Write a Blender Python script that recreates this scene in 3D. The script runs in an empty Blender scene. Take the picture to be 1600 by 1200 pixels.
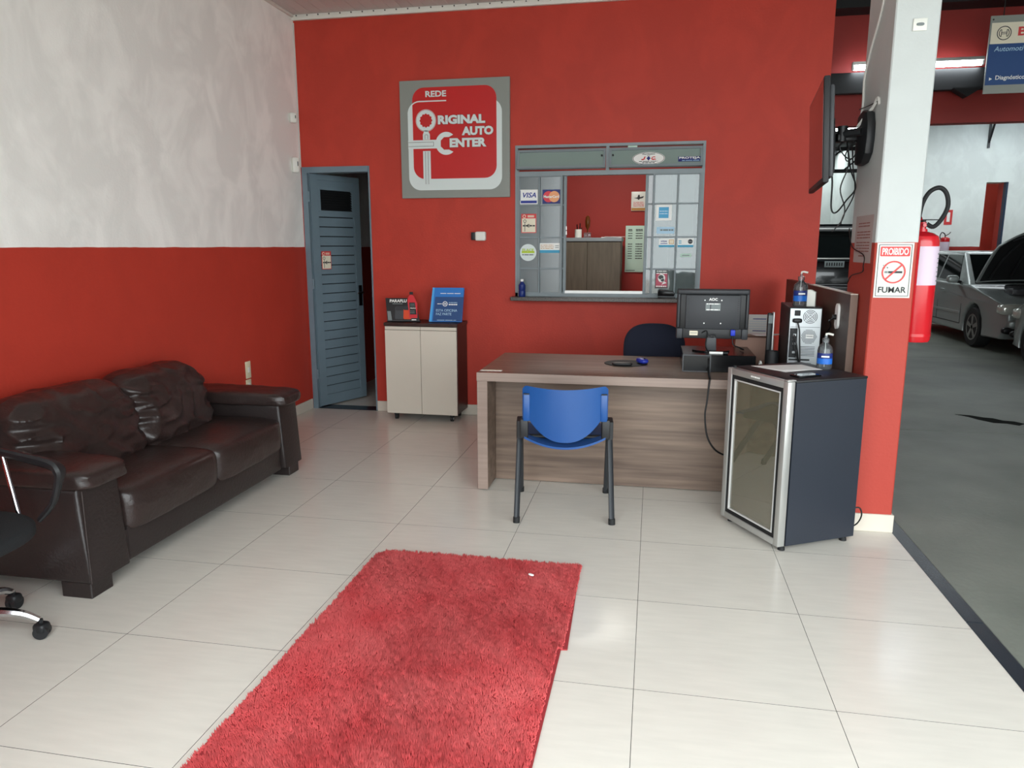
import bpy, bmesh, math, random
import numpy as np
from mathutils import Vector, Matrix, noise
random.seed(7)
S = bpy.context.scene
COL = S.collection
PI = math.pi

# ------------------------------------------------------------------ camera
CAM_H = 1.5
yaw, pitch, roll = -0.189, 0.1848, -0.001
fwd = Vector((math.sin(yaw)*math.cos(pitch), math.cos(yaw)*math.cos(pitch), -math.sin(pitch)))
r0 = Vector((math.cos(yaw), -math.sin(yaw), 0)); u0 = r0.cross(fwd)
rt = math.cos(roll)*r0 + math.sin(roll)*u0; up = -math.sin(roll)*r0 + math.cos(roll)*u0
cam_d = bpy.data.cameras.new('camera'); cam = bpy.data.objects.new('camera', cam_d); COL.objects.link(cam)
cam.matrix_world = Matrix(((rt.x, up.x, -fwd.x, 0), (rt.y, up.y, -fwd.y, 0), (rt.z, up.z, -fwd.z, CAM_H), (0, 0, 0, 1)))
cam_d.sensor_width = 36.0; cam_d.lens = 1147.06*36/1600; cam_d.clip_start = 0.05; cam_d.clip_end = 200
S.camera = cam

# ------------------------------------------------------------------ world, lights, exposure
W = bpy.data.worlds.new('world'); S.world = W; W.use_nodes = True
bg = W.node_tree.nodes['Background']; bg.inputs[0].default_value = (0.90, 0.97, 1.0, 1); bg.inputs[1].default_value = 2.7
def area(name, loc, rot, sx, sy, power, color=(1, 1, 1), portal=False):
    d = bpy.data.lights.new(name, 'AREA'); d.shape = 'RECTANGLE'; d.size = sx; d.size_y = sy; d.energy = power; d.color = color
    o = bpy.data.objects.new(name, d); COL.objects.link(o); o.location = loc; o.rotation_euler = rot
    if portal: d.cycles.is_portal = True
    return o
YF = 0.3            # open street front, behind the camera
area('street_portal', (-.25, YF, 1.5), (PI/2, 0, 0), 3.1, 3.0, 1, portal=True)
area('garage_portal', (4.5, YF, 1.55), (PI/2, 0, 0), 6.4, 3.1, 1, portal=True)
area('added_skylight_portal', (3.4, 22.2, 4.2), (0, 0, 0), 3.0, .9, 1, portal=True)  # rear skylight added, out of view, to brighten the recess wall
area('skylight_portal', (5.0, 15.2, 4.2), (0, 0, 0), 7.0, .8, 1, portal=True)
S.view_settings.view_transform = 'Standard'; S.view_settings.look = 'None'
S.view_settings.gamma = 1; S.view_settings.use_curve_mapping = False
S.view_settings.exposure = 1.27

# ------------------------------------------------------------------ materials
def lin(c): return tuple((x/255/12.92 if x/255 <= .04045 else ((x/255+.055)/1.055)**2.4) for x in c)
MATS = {}
def mat(name, rgb, rough=.5, metal=0., spec=.5, var=0., vs=3., vstretch=None, bump=0., bs=40., rgb2=None, coat=0., emit=0., trans=0., alpha=1., sheen=0., ior=1.45, bstretch=None):
    m = bpy.data.materials.new(name); m.use_nodes = True; nt = m.node_tree; b = nt.nodes['Principled BSDF']
    c = lin(rgb)
    b.inputs['Base Color'].default_value = (*c, 1); b.inputs['Roughness'].default_value = rough
    b.inputs['Metallic'].default_value = metal; b.inputs['Specular IOR Level'].default_value = spec
    b.inputs['Coat Weight'].default_value = coat; b.inputs['IOR'].default_value = ior
    b.inputs['Transmission Weight'].default_value = trans; b.inputs['Sheen Weight'].default_value = sheen
    tc = nt.nodes.new('ShaderNodeTexCoord')
    def noisy(scale, stretch, detail=4):
        mp = nt.nodes.new('ShaderNodeMapping'); nt.links.new(tc.outputs['Object'], mp.inputs[0])
        if stretch: mp.inputs['Scale'].default_value = stretch
        n = nt.nodes.new('ShaderNodeTexNoise'); n.inputs['Scale'].default_value = scale; n.inputs['Detail'].default_value = detail
        nt.links.new(mp.outputs[0], n.inputs['Vector']); return n
    if var or rgb2:
        n = noisy(vs, vstretch); mr = nt.nodes.new('ShaderNodeMapRange')
        mr.inputs[1].default_value = .3; mr.inputs[2].default_value = .7
        nt.links.new(n.outputs[0], mr.inputs[0])
        mx = nt.nodes.new('ShaderNodeMix'); mx.data_type = 'RGBA'
        c2 = lin(rgb2) if rgb2 else tuple(min(1, x*(1+var)) for x in c)
        c1 = c if rgb2 else tuple(x*(1-var) for x in c)
        mx.inputs[6].default_value = (*c1, 1); mx.inputs[7].default_value = (*c2, 1)
        nt.links.new(mr.outputs[0], mx.inputs[0]); nt.links.new(mx.outputs[2], b.inputs['Base Color'])
    if bump:
        n = noisy(bs, bstretch, 5); bp = nt.nodes.new('ShaderNodeBump'); bp.inputs['Strength'].default_value = bump; bp.inputs['Distance'].default_value = .01
        nt.links.new(n.outputs[0], bp.inputs['Height']); nt.links.new(bp.outputs[0], b.inputs['Normal'])
    if emit:
        b.inputs['Emission Color'].default_value = (*c, 1); b.inputs['Emission Strength'].default_value = emit
    if alpha < 1: b.inputs['Alpha'].default_value = alpha
    MATS[name] = m; return m
def wall_paint(name, upper, lower, split, mott=.06, bump=.25):
    """two-tone wall paint, the colours meeting at a real painted line (world height)."""
    m = bpy.data.materials.new(name); m.use_nodes = True; nt = m.node_tree; b = nt.nodes['Principled BSDF']
    g = nt.nodes.new('ShaderNodeNewGeometry'); sp = nt.nodes.new('ShaderNodeSeparateXYZ'); nt.links.new(g.outputs['Position'], sp.inputs[0])
    nz = nt.nodes.new('ShaderNodeTexNoise'); nz.inputs['Scale'].default_value = 5; nt.links.new(g.outputs['Position'], nz.inputs['Vector'])
    ma = nt.nodes.new('ShaderNodeMath'); ma.operation = 'MULTIPLY_ADD'; ma.inputs[1].default_value = .012; nt.links.new(nz.outputs[0], ma.inputs[0]); nt.links.new(sp.outputs[2], ma.inputs[2])
    gt = nt.nodes.new('ShaderNodeMath'); gt.operation = 'GREATER_THAN'; gt.inputs[1].default_value = split; nt.links.new(ma.outputs[0], gt.inputs[0])
    n2 = nt.nodes.new('ShaderNodeTexNoise'); n2.inputs['Scale'].default_value = 3.2; n2.inputs['Detail'].default_value = 3; n2.inputs['Roughness'].default_value = .6
    n2.inputs['Distortion'].default_value = .6
    mp = nt.nodes.new('ShaderNodeMapping'); mp.inputs['Scale'].default_value = (1, 1, .7); nt.links.new(g.outputs['Position'], mp.inputs[0]); nt.links.new(mp.outputs[0], n2.inputs['Vector'])
    mr = nt.nodes.new('ShaderNodeMapRange'); mr.inputs[1].default_value = .42; mr.inputs[2].default_value = .62; nt.links.new(n2.outputs[0], mr.inputs[0])
    def tone(c, am):
        mx = nt.nodes.new('ShaderNodeMix'); mx.data_type = 'RGBA'; l = lin(c)
        mx.inputs[6].default_value = (*[x*(1-am) for x in l], 1); mx.inputs[7].default_value = (*[min(1, x*(1+am)) for x in l], 1)
        nt.links.new(mr.outputs[0], mx.inputs[0]); return mx
    a, c = tone(lower, mott*.5), tone(upper, mott)
    mx = nt.nodes.new('ShaderNodeMix'); mx.data_type = 'RGBA'
    nt.links.new(gt.outputs[0], mx.inputs[0]); nt.links.new(a.outputs[2], mx.inputs[6]); nt.links.new(c.outputs[2], mx.inputs[7])
    nt.links.new(mx.outputs[2], b.inputs['Base Color']); b.inputs['Roughness'].default_value = .55; b.inputs['Specular IOR Level'].default_value = .3
    nb = nt.nodes.new('ShaderNodeTexNoise'); nb.inputs['Scale'].default_value = 60; nb.inputs['Detail'].default_value = 6; nt.links.new(g.outputs['Position'], nb.inputs['Vector'])
    bp = nt.nodes.new('ShaderNodeBump'); bp.inputs['Strength'].default_value = bump; bp.inputs['Distance'].default_value = .004
    nt.links.new(nb.outputs[0], bp.inputs['Height']); nt.links.new(bp.outputs[0], b.inputs['Normal'])
    MATS[name] = m; return m
def glass(name, tint=(210, 220, 215), dust_sheen=.0, dust_sheen_c=(120, 130, 130), rough=.02, bump=0., bs=60, ior=1.5):
    """pane: transparent with glossy reflection, plus a diffuse share for dusty or patterned glass and painted reflection."""
    m = bpy.data.materials.new(name); m.use_nodes = True; nt = m.node_tree; nt.nodes.remove(nt.nodes['Principled BSDF'])
    out = nt.nodes['Material Output']
    tr = nt.nodes.new('ShaderNodeBsdfTransparent'); tr.inputs[0].default_value = (*lin(tint), 1)
    df = nt.nodes.new('ShaderNodeBsdfDiffuse'); df.inputs[0].default_value = (*lin(dust_sheen_c), 1)
    m1 = nt.nodes.new('ShaderNodeMixShader'); m1.inputs[0].default_value = dust_sheen; nt.links.new(tr.outputs[0], m1.inputs[1]); nt.links.new(df.outputs[0], m1.inputs[2])
    gl = nt.nodes.new('ShaderNodeBsdfGlossy'); gl.inputs['Roughness'].default_value = rough; gl.inputs[0].default_value = (1, 1, 1, 1)
    fr = nt.nodes.new('ShaderNodeFresnel'); fr.inputs[0].default_value = ior
    m2 = nt.nodes.new('ShaderNodeMixShader'); nt.links.new(fr.outputs[0], m2.inputs[0]); nt.links.new(m1.outputs[0], m2.inputs[1]); nt.links.new(gl.outputs[0], m2.inputs[2])
    if bump:
        n = nt.nodes.new('ShaderNodeTexNoise'); n.inputs['Scale'].default_value = bs; bp = nt.nodes.new('ShaderNodeBump'); bp.inputs['Strength'].default_value = bump; bp.inputs['Distance'].default_value = .004
        tc = nt.nodes.new('ShaderNodeTexCoord'); nt.links.new(tc.outputs['Object'], n.inputs['Vector'])
        nt.links.new(n.outputs[0], bp.inputs['Height']); nt.links.new(bp.outputs[0], gl.inputs['Normal']); nt.links.new(bp.outputs[0], fr.inputs['Normal'])
    nt.links.new(m2.outputs[0], out.inputs[0]); MATS[name] = m; return m

RED = (180, 58, 44); WHITE = (214, 214, 210)
wall_paint('left_wall_paint', (240, 239, 234), RED, 1.505, .06)
wall_paint('red_paint', RED, RED, -5, .05)
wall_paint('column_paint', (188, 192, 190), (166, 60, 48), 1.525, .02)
wall_paint('garage_paint', (225, 232, 228), (150, 44, 38), 1.5, .04)
mat('shaded_red', (140, 38, 32), .6, var=.08)  # header red, darkened in the colour for its shadow
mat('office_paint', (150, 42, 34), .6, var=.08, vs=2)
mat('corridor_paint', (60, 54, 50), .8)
mat('ceiling_pvc', (196, 188, 184), .45, var=.03)
mat('white_trim', (222, 220, 212), .5)
mat('screw_metal', (90, 88, 86), .4, .8)
mat('porcelain', (216, 211, 201), .2, var=.035, vs=5, vstretch=(1, 6, 1), spec=.4)
mat('grout', (70, 66, 62), .9)
mat('baseboard_tile', (205, 196, 182), .3, var=.03)
mat('granite_black', (28, 32, 38), .25, rgb2=(44, 50, 58), vs=90)
mat('concrete', (98, 103, 95), .5, rgb2=(130, 133, 123), vs=1.3, bump=.2, bs=30)
mat('oil_stain', (22, 24, 22), .9, spec=.1)
mat('granite', (96, 90, 84), .3, rgb2=(44, 40, 38), vs=110)
mat('steel_black', (22, 23, 25), .6)
mat('roof_dark', (36, 38, 40), .8)
mat('door_paint', (108, 125, 135), .45, var=.05, vs=6)
mat('frame_paint', (128, 138, 142), .42, var=.05, vs=8)
mat('black', (16, 16, 18), .45)
mat('black_gloss', (12, 12, 14), .22, spec=.3)
mat('chair_leg', (40, 43, 47), .35)
mat('black_plastic', (28, 29, 31), .5, bump=.05, bs=200)
mat('grey_plastic', (62, 64, 67), .45)
mat('monitor_plastic', (44, 46, 50), .5)
mat('leather', (45, 35, 33), .33, var=.12, vs=6, bump=.22, bs=55, spec=.55)
mat('leather_dark', (39, 32, 31), .38, var=.1, vs=5, bump=.2, bs=60)
mat('fabric_black', (24, 26, 28), .9, bump=.4, bs=300)
mat('navy_fabric', (22, 27, 44), .92, bump=.3, bs=300)
mat('chrome', (215, 215, 218), .12, 1.0)
mat('silver_frame', (178, 178, 174), .32, .55, var=.03)
mat('silver_light', (214, 214, 212), .4, .3)
mat('fridge_body', (37, 42, 51), .4, var=.04, vs=4, bump=.05, bs=120)
mat('fridge_liner', (196, 194, 184), .4)
mat('rubber', (20, 21, 22), .7)
mat('wood', (96, 79, 68), .42, rgb2=(134, 114, 99), vs=2.2, vstretch=(.7, 6, 14), bump=.06, bs=6, bstretch=(1, 8, 24))
mat('wood_top', (108, 88, 76), .34, rgb2=(136, 114, 98), vs=2.2, vstretch=(.7, 12, 10))
mat('wood_edge', (136, 118, 108), .4, rgb2=(150, 131, 120), vs=3, vstretch=(.5, 8, 20))
mat('wenge', (50, 34, 30), .4, rgb2=(64, 44, 38), vs=3, vstretch=(6, 6, 1))
mat('panel_wood', (66, 50, 42), .45, rgb2=(82, 64, 54), vs=2.5, vstretch=(1, 1, 7))
mat('panel_edge', (104, 84, 72), .45, rgb2=(116, 94, 82), vs=3, vstretch=(4, 4, 1))
mat('office_wood', (84, 78, 66), .5, rgb2=(102, 94, 80), vs=3, vstretch=(9, 1, 1))
mat('cream_laminate', (206, 198, 184), .4, var=.015)
mat('blue_plastic', (24, 74, 136), .34, var=.03, bump=.03, bs=150)
mat('mouse_blue', (32, 48, 150), .4)
mat('white', (236, 236, 232), .5)
mat('paper', (226, 222, 220), .8)
mat('offwhite_plastic', (222, 222, 214), .4)
mat('beige_plastic', (214, 206, 176), .45)
mat('sign_grey', (136, 140, 134), .38, var=.02)
mat('sign_white', (212, 222, 220), .35)
mat('sign_red', (190, 32, 32), .35)
mat('sign_line', (70, 50, 50), .5)
mat('navy', (30, 40, 110), .5)
mat('visa_blue', (28, 48, 140), .5)
mat('mc_red', (214, 60, 74), .5)
mat('mc_orange', (232, 162, 112), .5)
mat('sticker_red', (206, 60, 60), .5)
mat('cream', (226, 218, 196), .6)
mat('lime', (176, 200, 50), .6)
mat('cyan', (52, 150, 186), .5)
mat('amex_blue', (70, 160, 204), .5)
mat('pink', (186, 76, 96), .5)
mat('print_dark', (46, 46, 50), .6)
mat('print_grey', (120, 128, 128), .6)
mat('pale_green', (186, 214, 198), .6)
mat('gold', (166, 120, 60), .4, .3)
mat('ext_red', (196, 26, 36), .25, coat=.4)
mat('lilac_paper', (214, 196, 212), .6)
mat('faded_paper', (172, 156, 152), .8)
mat('faded_print', (142, 92, 88), .8)
mat('car_silver', (150, 157, 155), .36, .3, coat=.5)
mat('car_black', (14, 16, 18), .16, coat=.6)
mat('car_glass', (16, 20, 20), .06)
mat('engine_dark', (22, 23, 24), .6)
mat('tyre', (20, 20, 20), .8)
mat('alloy', (160, 162, 160), .3, .8)
mat('headlight', (214, 216, 206), .08, .3, coat=1)
mat('taillight', (120, 14, 14), .2)
mat('lamp_tube', (235, 246, 255), .5, emit=14)
mat('blue_folder', (32, 112, 190), .4)
mat('blue_light', (70, 160, 222), .4)
mat('blue_deep', (24, 66, 120), .5)
mat('print_pale', (170, 204, 226), .5)
mat('flyer_black', (24, 22, 24), .4)
mat('flyer_orange', (214, 70, 28), .4)
mat('bottle_red', (206, 40, 50), .35)
mat('gel_blue_label', (24, 100, 190), .4)
mat('gel_dark_label', (24, 44, 110), .4)
mat('pc_steel', (168, 172, 174), .35, .75)
mat('vent_dark', (30, 32, 34), .6)
mat('cable_black', (18, 18, 19), .5)
mat('cable_white', (206, 204, 198), .5)
mat('cardboard', (150, 118, 104), .8)
mat('tv_screen', (10, 10, 11), .06)
mat('rug_back', (150, 46, 50), .95)
mat('ceramic_white', (220, 224, 216), .3)
mat('amber', (90, 50, 20), .2)
mat('vga_blue', (24, 54, 190), .5)
glass('pane_glass', (150, 158, 158), .75, (134, 142, 144), .14, .08, 90)
glass('awning_glass', (120, 130, 128), .8, (146, 164, 158), .10, .15, 60)
glass('clear_pane', (190, 200, 198), .30, (150, 160, 160), .04, .5, 5, 1.62)
glass('fridge_glass', (196, 192, 170), .34, (158, 152, 128), .01, ior=2.5)  # beige diffuse share paints the room's reflection into the fridge pane
glass('clear_plastic', (222, 228, 230), .12, (190, 196, 200), .05, ior=1.45)

# ------------------------------------------------------------------ building helpers
class MB:
    def __init__(s): s.bm = bmesh.new()
    def _new(s, verts, faces, T=None):
        vs = [s.bm.verts.new(T @ Vector(v) if T else v) for v in verts]
        fs = []
        for f in faces:
            try: fs.append(s.bm.faces.new([vs[i] for i in f]))
            except ValueError: pass
        return vs, fs
    def box(s, x0, y0, z0, x1, y1, z1, bev=0, seg=2, T=None):
        v, f = s._new([(x0, y0, z0), (x1, y0, z0), (x1, y1, z0), (x0, y1, z0), (x0, y0, z1), (x1, y0, z1), (x1, y1, z1), (x0, y1, z1)],
                      [(0, 3, 2, 1), (4, 5, 6, 7), (0, 1, 5, 4), (1, 2, 6, 5), (2, 3, 7, 6), (3, 0, 4, 7)], T)
        if bev:
            es = list({e for q in f for e in q.edges})
            bmesh.ops.bevel(s.bm, geom=es, offset=bev, segments=seg, profile=.5, affect='EDGES')
        return s
    def prism(s, pts, ax, a, b, bev=0, seg=2, T=None):
        """outline extruded along ax: for x pts are (y,z), for y (x,z), for z (x,y)."""
        def P(p, w): return {'x': (w, p[0], p[1]), 'y': (p[0], w, p[1]), 'z': (p[0], p[1], w)}[ax]
        n = len(pts)
        v, f = s._new([P(p, a) for p in pts] + [P(p, b) for p in pts],
                      [tuple(range(n)), tuple(range(2*n-1, n-1, -1))] + [(i, i+n, (i+1) % n+n, (i+1) % n) for i in range(n)], T)
        bmesh.ops.recalc_face_normals(s.bm, faces=f)
        if bev:
            es = list({e for q in f[:2] for e in q.edges})
            bmesh.ops.bevel(s.bm, geom=es, offset=bev, segments=seg, profile=.5, affect='EDGES')
        return s
    def cyl(s, p0, p1, r, r1=None, n=16, cap=True):
        p0, p1 = Vector(p0), Vector(p1); r1 = r if r1 is None else r1
        d = (p1-p0).normalized(); a = d.orthogonal().normalized(); b = d.cross(a)
        vs = [p0+r*(math.cos(2*PI*i/n)*a+math.sin(2*PI*i/n)*b) for i in range(n)] + [p1+r1*(math.cos(2*PI*i/n)*a+math.sin(2*PI*i/n)*b) for i in range(n)]
        fs = [(i, (i+1) % n, (i+1) % n+n, i+n) for i in range(n)]
        if cap: fs += [tuple(range(n-1, -1, -1)), tuple(range(n, 2*n))]
        s._new(vs, fs); return s
    def tube(s, pts, r, n=8, sub=0, flat=1.0, closed=False):
        P = [Vector(p) for p in pts]
        if sub:
            Q = []; m = len(P)
            for i in range(m if closed else m-1):
                g = lambda k: P[k % m] if closed else P[min(max(k, 0), m-1)]
                p0, p1, p2, p3 = g(i-1), g(i), g(i+1), g(i+2)
                for k in range(sub):
                    t = k/sub
                    Q.append(.5*((2*p1)+(-p0+p2)*t+(2*p0-5*p1+4*p2-p3)*t*t+(-p0+3*p1-3*p2+p3)*t**3))
            if not closed: Q.append(P[-1])
            P = Q
        m = len(P); rings = []; a = None
        for i, p in enumerate(P):
            d = ((P[(i+1) % m] if (closed or i < m-1) else p) - (P[i-1] if (closed or i > 0) else p)).normalized()
            a = (d.orthogonal() if a is None else a - a.dot(d)*d).normalized(); b = d.cross(a)
            if isinstance(r, list):
                f_ = i/(m-1)*(len(r)-1); i0 = min(int(f_), len(r)-2); rr = r[i0]+(r[i0+1]-r[i0])*(f_-i0)
            else: rr = r
            rings.append([s.bm.verts.new(p+rr*(math.cos(2*PI*k/n)*a+flat*math.sin(2*PI*k/n)*b)) for k in range(n)])
        for i in range(m if closed else m-1):
            A, B = rings[i], rings[(i+1) % m]
            for k in range(n): s.bm.faces.new((A[k], A[(k+1) % n], B[(k+1) % n], B[k]))
        if not closed:
            s.bm.faces.new(rings[0][::-1]); s.bm.faces.new(rings[-1])
        return s
    def lathe(s, prof, c=(0, 0, 0), n=24, ax='z'):
        c = Vector(c); rings = []
        for r, z in prof:
            ring = []
            for k in range(n):
                x, y = r*math.cos(2*PI*k/n), r*math.sin(2*PI*k/n)
                ring.append(s.bm.verts.new(c+Vector({'z': (x, y, z), 'y': (x, z, y), 'x': (z, x, y)}[ax])))
            rings.append(ring)
        fs = []
        for A, B in zip(rings, rings[1:]):
            for k in range(n): fs.append(s.bm.faces.new((A[k], A[(k+1) % n], B[(k+1) % n], B[k])))
        fs.append(s.bm.faces.new(rings[0][::-1])); fs.append(s.bm.faces.new(rings[-1]))
        bmesh.ops.recalc_face_normals(s.bm, faces=fs); return s
    def strip(s, loops, closed=False, cap=False):
        """quads between successive point rows."""
        R = [[s.bm.verts.new(p) for p in L] for L in loops]
        for A, B in zip(R, R[1:]):
            n = len(A)
            for k in range(n if closed else n-1): s.bm.faces.new((A[k], A[(k+1) % n], B[(k+1) % n], B[k]))
        if cap: s.bm.faces.new(R[0][::-1]); s.bm.faces.new(R[-1])
        return s
    def softbox(s, c, size, k=5., n=14, disp=None, T=None):
        """pillow-like rounded box; disp(u,v,w,point)->point works in -1..1 space."""
        tmp = bmesh.new(); bmesh.ops.create_cube(tmp, size=2)
        bmesh.ops.subdivide_edges(tmp, edges=tmp.edges[:], cuts=n, use_grid_fill=True)
        for v in tmp.verts:
            p = v.co; m = max(abs(p.x), abs(p.y), abs(p.z)); q = (abs(p.x)**k+abs(p.y)**k+abs(p.z)**k)**(1/k)
            u = Vector((p.x, p.y, p.z))*(m/q)
            w = Vector((u.x*size[0]/2, u.y*size[1]/2, u.z*size[2]/2))
            if disp: w = disp(u, w)
            v.co = Vector(c)+w if T is None else T @ (Vector(c)+w)
        me = bpy.data.meshes.new('t'); tmp.to_mesh(me); tmp.free(); s.bm.from_mesh(me); bpy.data.meshes.remove(me); return s
    def mesh(s, name, m, smooth=True, ang=35, recalc=False):
        if recalc: bmesh.ops.recalc_face_normals(s.bm, faces=s.bm.faces[:])
        me = bpy.data.meshes.new(name); s.bm.to_mesh(me); s.bm.free()
        me.materials.append(MATS[m] if isinstance(m, str) else m)
        if smooth:
            me.shade_smooth(); me.set_sharp_from_angle(angle=math.radians(ang))
        return me
    def build(s, name, m, parent=None, smooth=True, ang=35, loc=None, rot=None, recalc=False):
        me = s.mesh(name, m, smooth, ang, recalc); return link(name, me, parent, loc, rot)
def link(name, me, parent=None, loc=None, rot=None):
    o = bpy.data.objects.new(name, me); COL.objects.link(o)
    if parent: o.parent = parent
    if loc is not None: o.location = loc
    if rot is not None: o.rotation_euler = rot
    return o
def thing(name, label, cat, loc=(0, 0, 0), rz=0, group=None, rx=0):
    o = bpy.data.objects.new(name, None); COL.objects.link(o); o.location = loc; o.rotation_euler = (rx, 0, rz); o.empty_display_size = .05
    o['label'] = label; o['category'] = cat
    if group: o['group'] = group
    return o
def tag(o, label, cat, group=None):
    o['label'] = label; o['category'] = cat
    if group: o['group'] = group
    return o
def struct(o): o['kind'] = 'structure'; return o
def stuff(o): o['kind'] = 'stuff'; return o
def bx(*a, **k): return MB().box(*a, **k)

# flat artwork on upright faces: local x right, z up, the viewer on the -y side
UP = Matrix.Rotation(PI/2, 4, 'X')
def art(name, splines, m, parent, layer=1, thick=.0008, at=(0, 0), M4=None, dy=.0011):
    cu = bpy.data.curves.new('c', 'CURVE'); cu.dimensions = '2D'; cu.fill_mode = 'BOTH'; cu.extrude = thick/2
    for pts in splines:
        sp = cu.splines.new('POLY'); sp.points.add(len(pts)-1); sp.use_cyclic_u = True
        for i, p in enumerate(pts): sp.points[i].co = (p[0]+at[0], p[1]+at[1], 0, 1)
    t = bpy.data.objects.new('t', cu); me = bpy.data.meshes.new_from_object(t); bpy.data.objects.remove(t); bpy.data.curves.remove(cu)
    me.transform(M4 if M4 else UP); me.transform(Matrix.Translation((0, -dy*layer, 0)) if not M4 else Matrix.Identity(4))
    me.materials.clear(); me.materials.append(MATS[m]); me.name = name
    return link(name, me, parent)
def rect(x0, z0, x1, z1): return [(x0, z0), (x1, z0), (x1, z1), (x0, z1)]
def disc(cx, cz, r, n=32, rz=None): rz = rz or r; return [(cx+r*math.cos(2*PI*k/n), cz+rz*math.sin(2*PI*k/n)) for k in range(n)]
def rrect(x0, z0, x1, z1, r, n=8):
    o = []
    for cx, cz, a in ((x1-r, z1-r, 0), (x0+r, z1-r, PI/2), (x0+r, z0+r, PI), (x1-r, z0+r, 1.5*PI)):
        o += [(cx+r*math.cos(a+PI/2*k/n), cz+r*math.sin(a+PI/2*k/n)) for k in range(n+1)]
    return o
def text(s, x, z, h, m, parent, w=None, bold=0., layer=2, align='C', shear=0., name='lettering', M4=None, dy=.0011):
    """raised lettering, cap height h, optional exact width w, at x,z (vertical centre)."""
    cu = bpy.data.curves.new('t', 'FONT'); cu.body = s; cu.size = 1; cu.extrude = .0004/h if h else 0; cu.offset = bold; cu.shear = shear; cu.resolution_u = 3
    t = bpy.data.objects.new('t', cu); me = bpy.data.meshes.new_from_object(t); bpy.data.objects.remove(t); bpy.data.curves.remove(cu)
    co = np.empty(len(me.vertices)*3); me.vertices.foreach_get('co', co); co = co.reshape(-1, 3)
    lo, hi = co.min(0), co.max(0); sc = h/(hi[1]-lo[1]); sx = (w/(hi[0]-lo[0])) if w else sc
    ww = (hi[0]-lo[0])*sx
    ox = {'C': x-ww/2, 'L': x, 'R': x-ww}[align]
    co[:, 0] = (co[:, 0]-lo[0])*sx+ox; co[:, 1] = (co[:, 1]-lo[1])*sc+z-h/2; co[:, 2] = co[:, 2]*sc
    me.vertices.foreach_set('co', co.ravel()); me.transform(M4 if M4 else UP)
    if not M4: me.transform(Matrix.Translation((0, -dy*layer, 0)))
    me.materials.clear(); me.materials.append(MATS[m]); me.name = name
    return link(name, me, parent)
def lines(parent, x0, x1, zs, h, m, layer=2, gaps=0, seed=1, name='print', M4=None):
    """unreadable small print as broken bars."""
    R = random.Random(seed); sp = []
    for z in zs:
        x = x0
        while x < x1-.002:
            L = min((x1-x0)*R.uniform(.12, .4), x1-x) if gaps else x1-x0
            sp.append(rect(x, z-h/2, x+L, z+h/2)); x += L+(x1-x0)*.04
    return stuff(art(name, sp, m, parent, layer, M4=M4))
# ================================================================== SETTING
XL, XR, YB, ZC = -3.135, 1.285, 6.334, 3.46
T_ = 0.658; X0, Y0 = -0.0207, 2.333
# reception floor: grout bed with porcelain tiles
floor = struct(bx(XL, YF, -.12, 1.29, YB+.16, -.003).build('floor', 'grout', smooth=False))
def tile_mesh(x0, y0, x1, y1):
    me = bx(x0, y0, -.0028, x1, y1, 0).mesh('tile', 'porcelain', False); me.materials.append(MATS['grout'])
    for p in me.polygons:
        if p.normal.z < .5: p.material_index = 1
    return me
full = tile_mesh(0, 0, T_-.002, T_-.002)
for i in range(-5, 2):
    for j in range(-8, 7):
        ax, ay = X0+i*T_+.001, Y0+j*T_+.001
        bx_, by_ = ax+T_-.002, ay+T_-.002
        if by_ < YF or ay > YB: continue
        if ax < XL or ay < YF or by_ > YB:
            me = tile_mesh(0, 0, bx_-max(ax, XL), min(by_, YB)-max(ay, YF)); loc = (max(ax, XL), max(ay, YF), 0)
        else: me, loc = full, (ax, ay, 0)
        link('tile', me, floor, loc)
# black granite kerb strip between the tiles and the concrete
kerb = struct(bx(1.29, YF, -.12, 1.362, YB, -.004).build('trim_1', 'grout', smooth=False))
for a, b in ((YF, 1.25), (1.25, 3.05), (3.05, 4.85), (4.85, YB)):
    bx(1.2915, a+.002, -.0038, 1.3605, b-.002, .0015, .001, 1).build('slab', 'granite_black', kerb, False)
gf = struct(bx(1.362, YF, -.15, 9.5, 23.2, -.012).build('floor_garage', 'oil_stain', smooth=False))
for a, b in ((YF, 2.2), (2.2, 6.46), (6.46, 10.9), (10.9, 15.4), (15.4, 23.2)):
    bx(1.364, a+.004, -.0118, 9.5, b-.004, -.002, .002, 1).build('slab', 'concrete', gf, False)
mat('bounce_paving', (190, 186, 178), .8)
struct(bx(-14, -22, -.3, 20, YF-.01, -.03).build('ground_street', 'bounce_paving', smooth=False))  # unseen ground added, kept pale to bounce light indoors
struct(bx(XL, YB+.16, -.12, XR, 9.2, -.001).build('floor_back_rooms', 'porcelain', smooth=False))
# walls
struct(bx(XL-.15, YF, -.05, XL, 9.2, 4.2).build('wall_left', 'left_wall_paint', smooth=False))
DX0, DX1, DZ = -3.122, -2.485, 2.2
WX0, WX1, WZ0, WZ1 = -1.18, .378, 1.078, 2.335
m = MB()
y0, y1 = YB, YB+.15
m.box(XL, y0, 0, DX0, y1, 4.2).box(DX0, y0, DZ, DX1, y1, 4.2).box(DX1, y0, 0, WX0, y1, 4.2)
m.box(WX0, y0, 0, WX1, y1, WZ0).box(WX0, y0, WZ1, WX1, y1, 4.2).box(WX1, y0, 0, XR, y1, 4.2)
struct(m.build('wall_back', 'red_paint', smooth=False))
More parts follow.
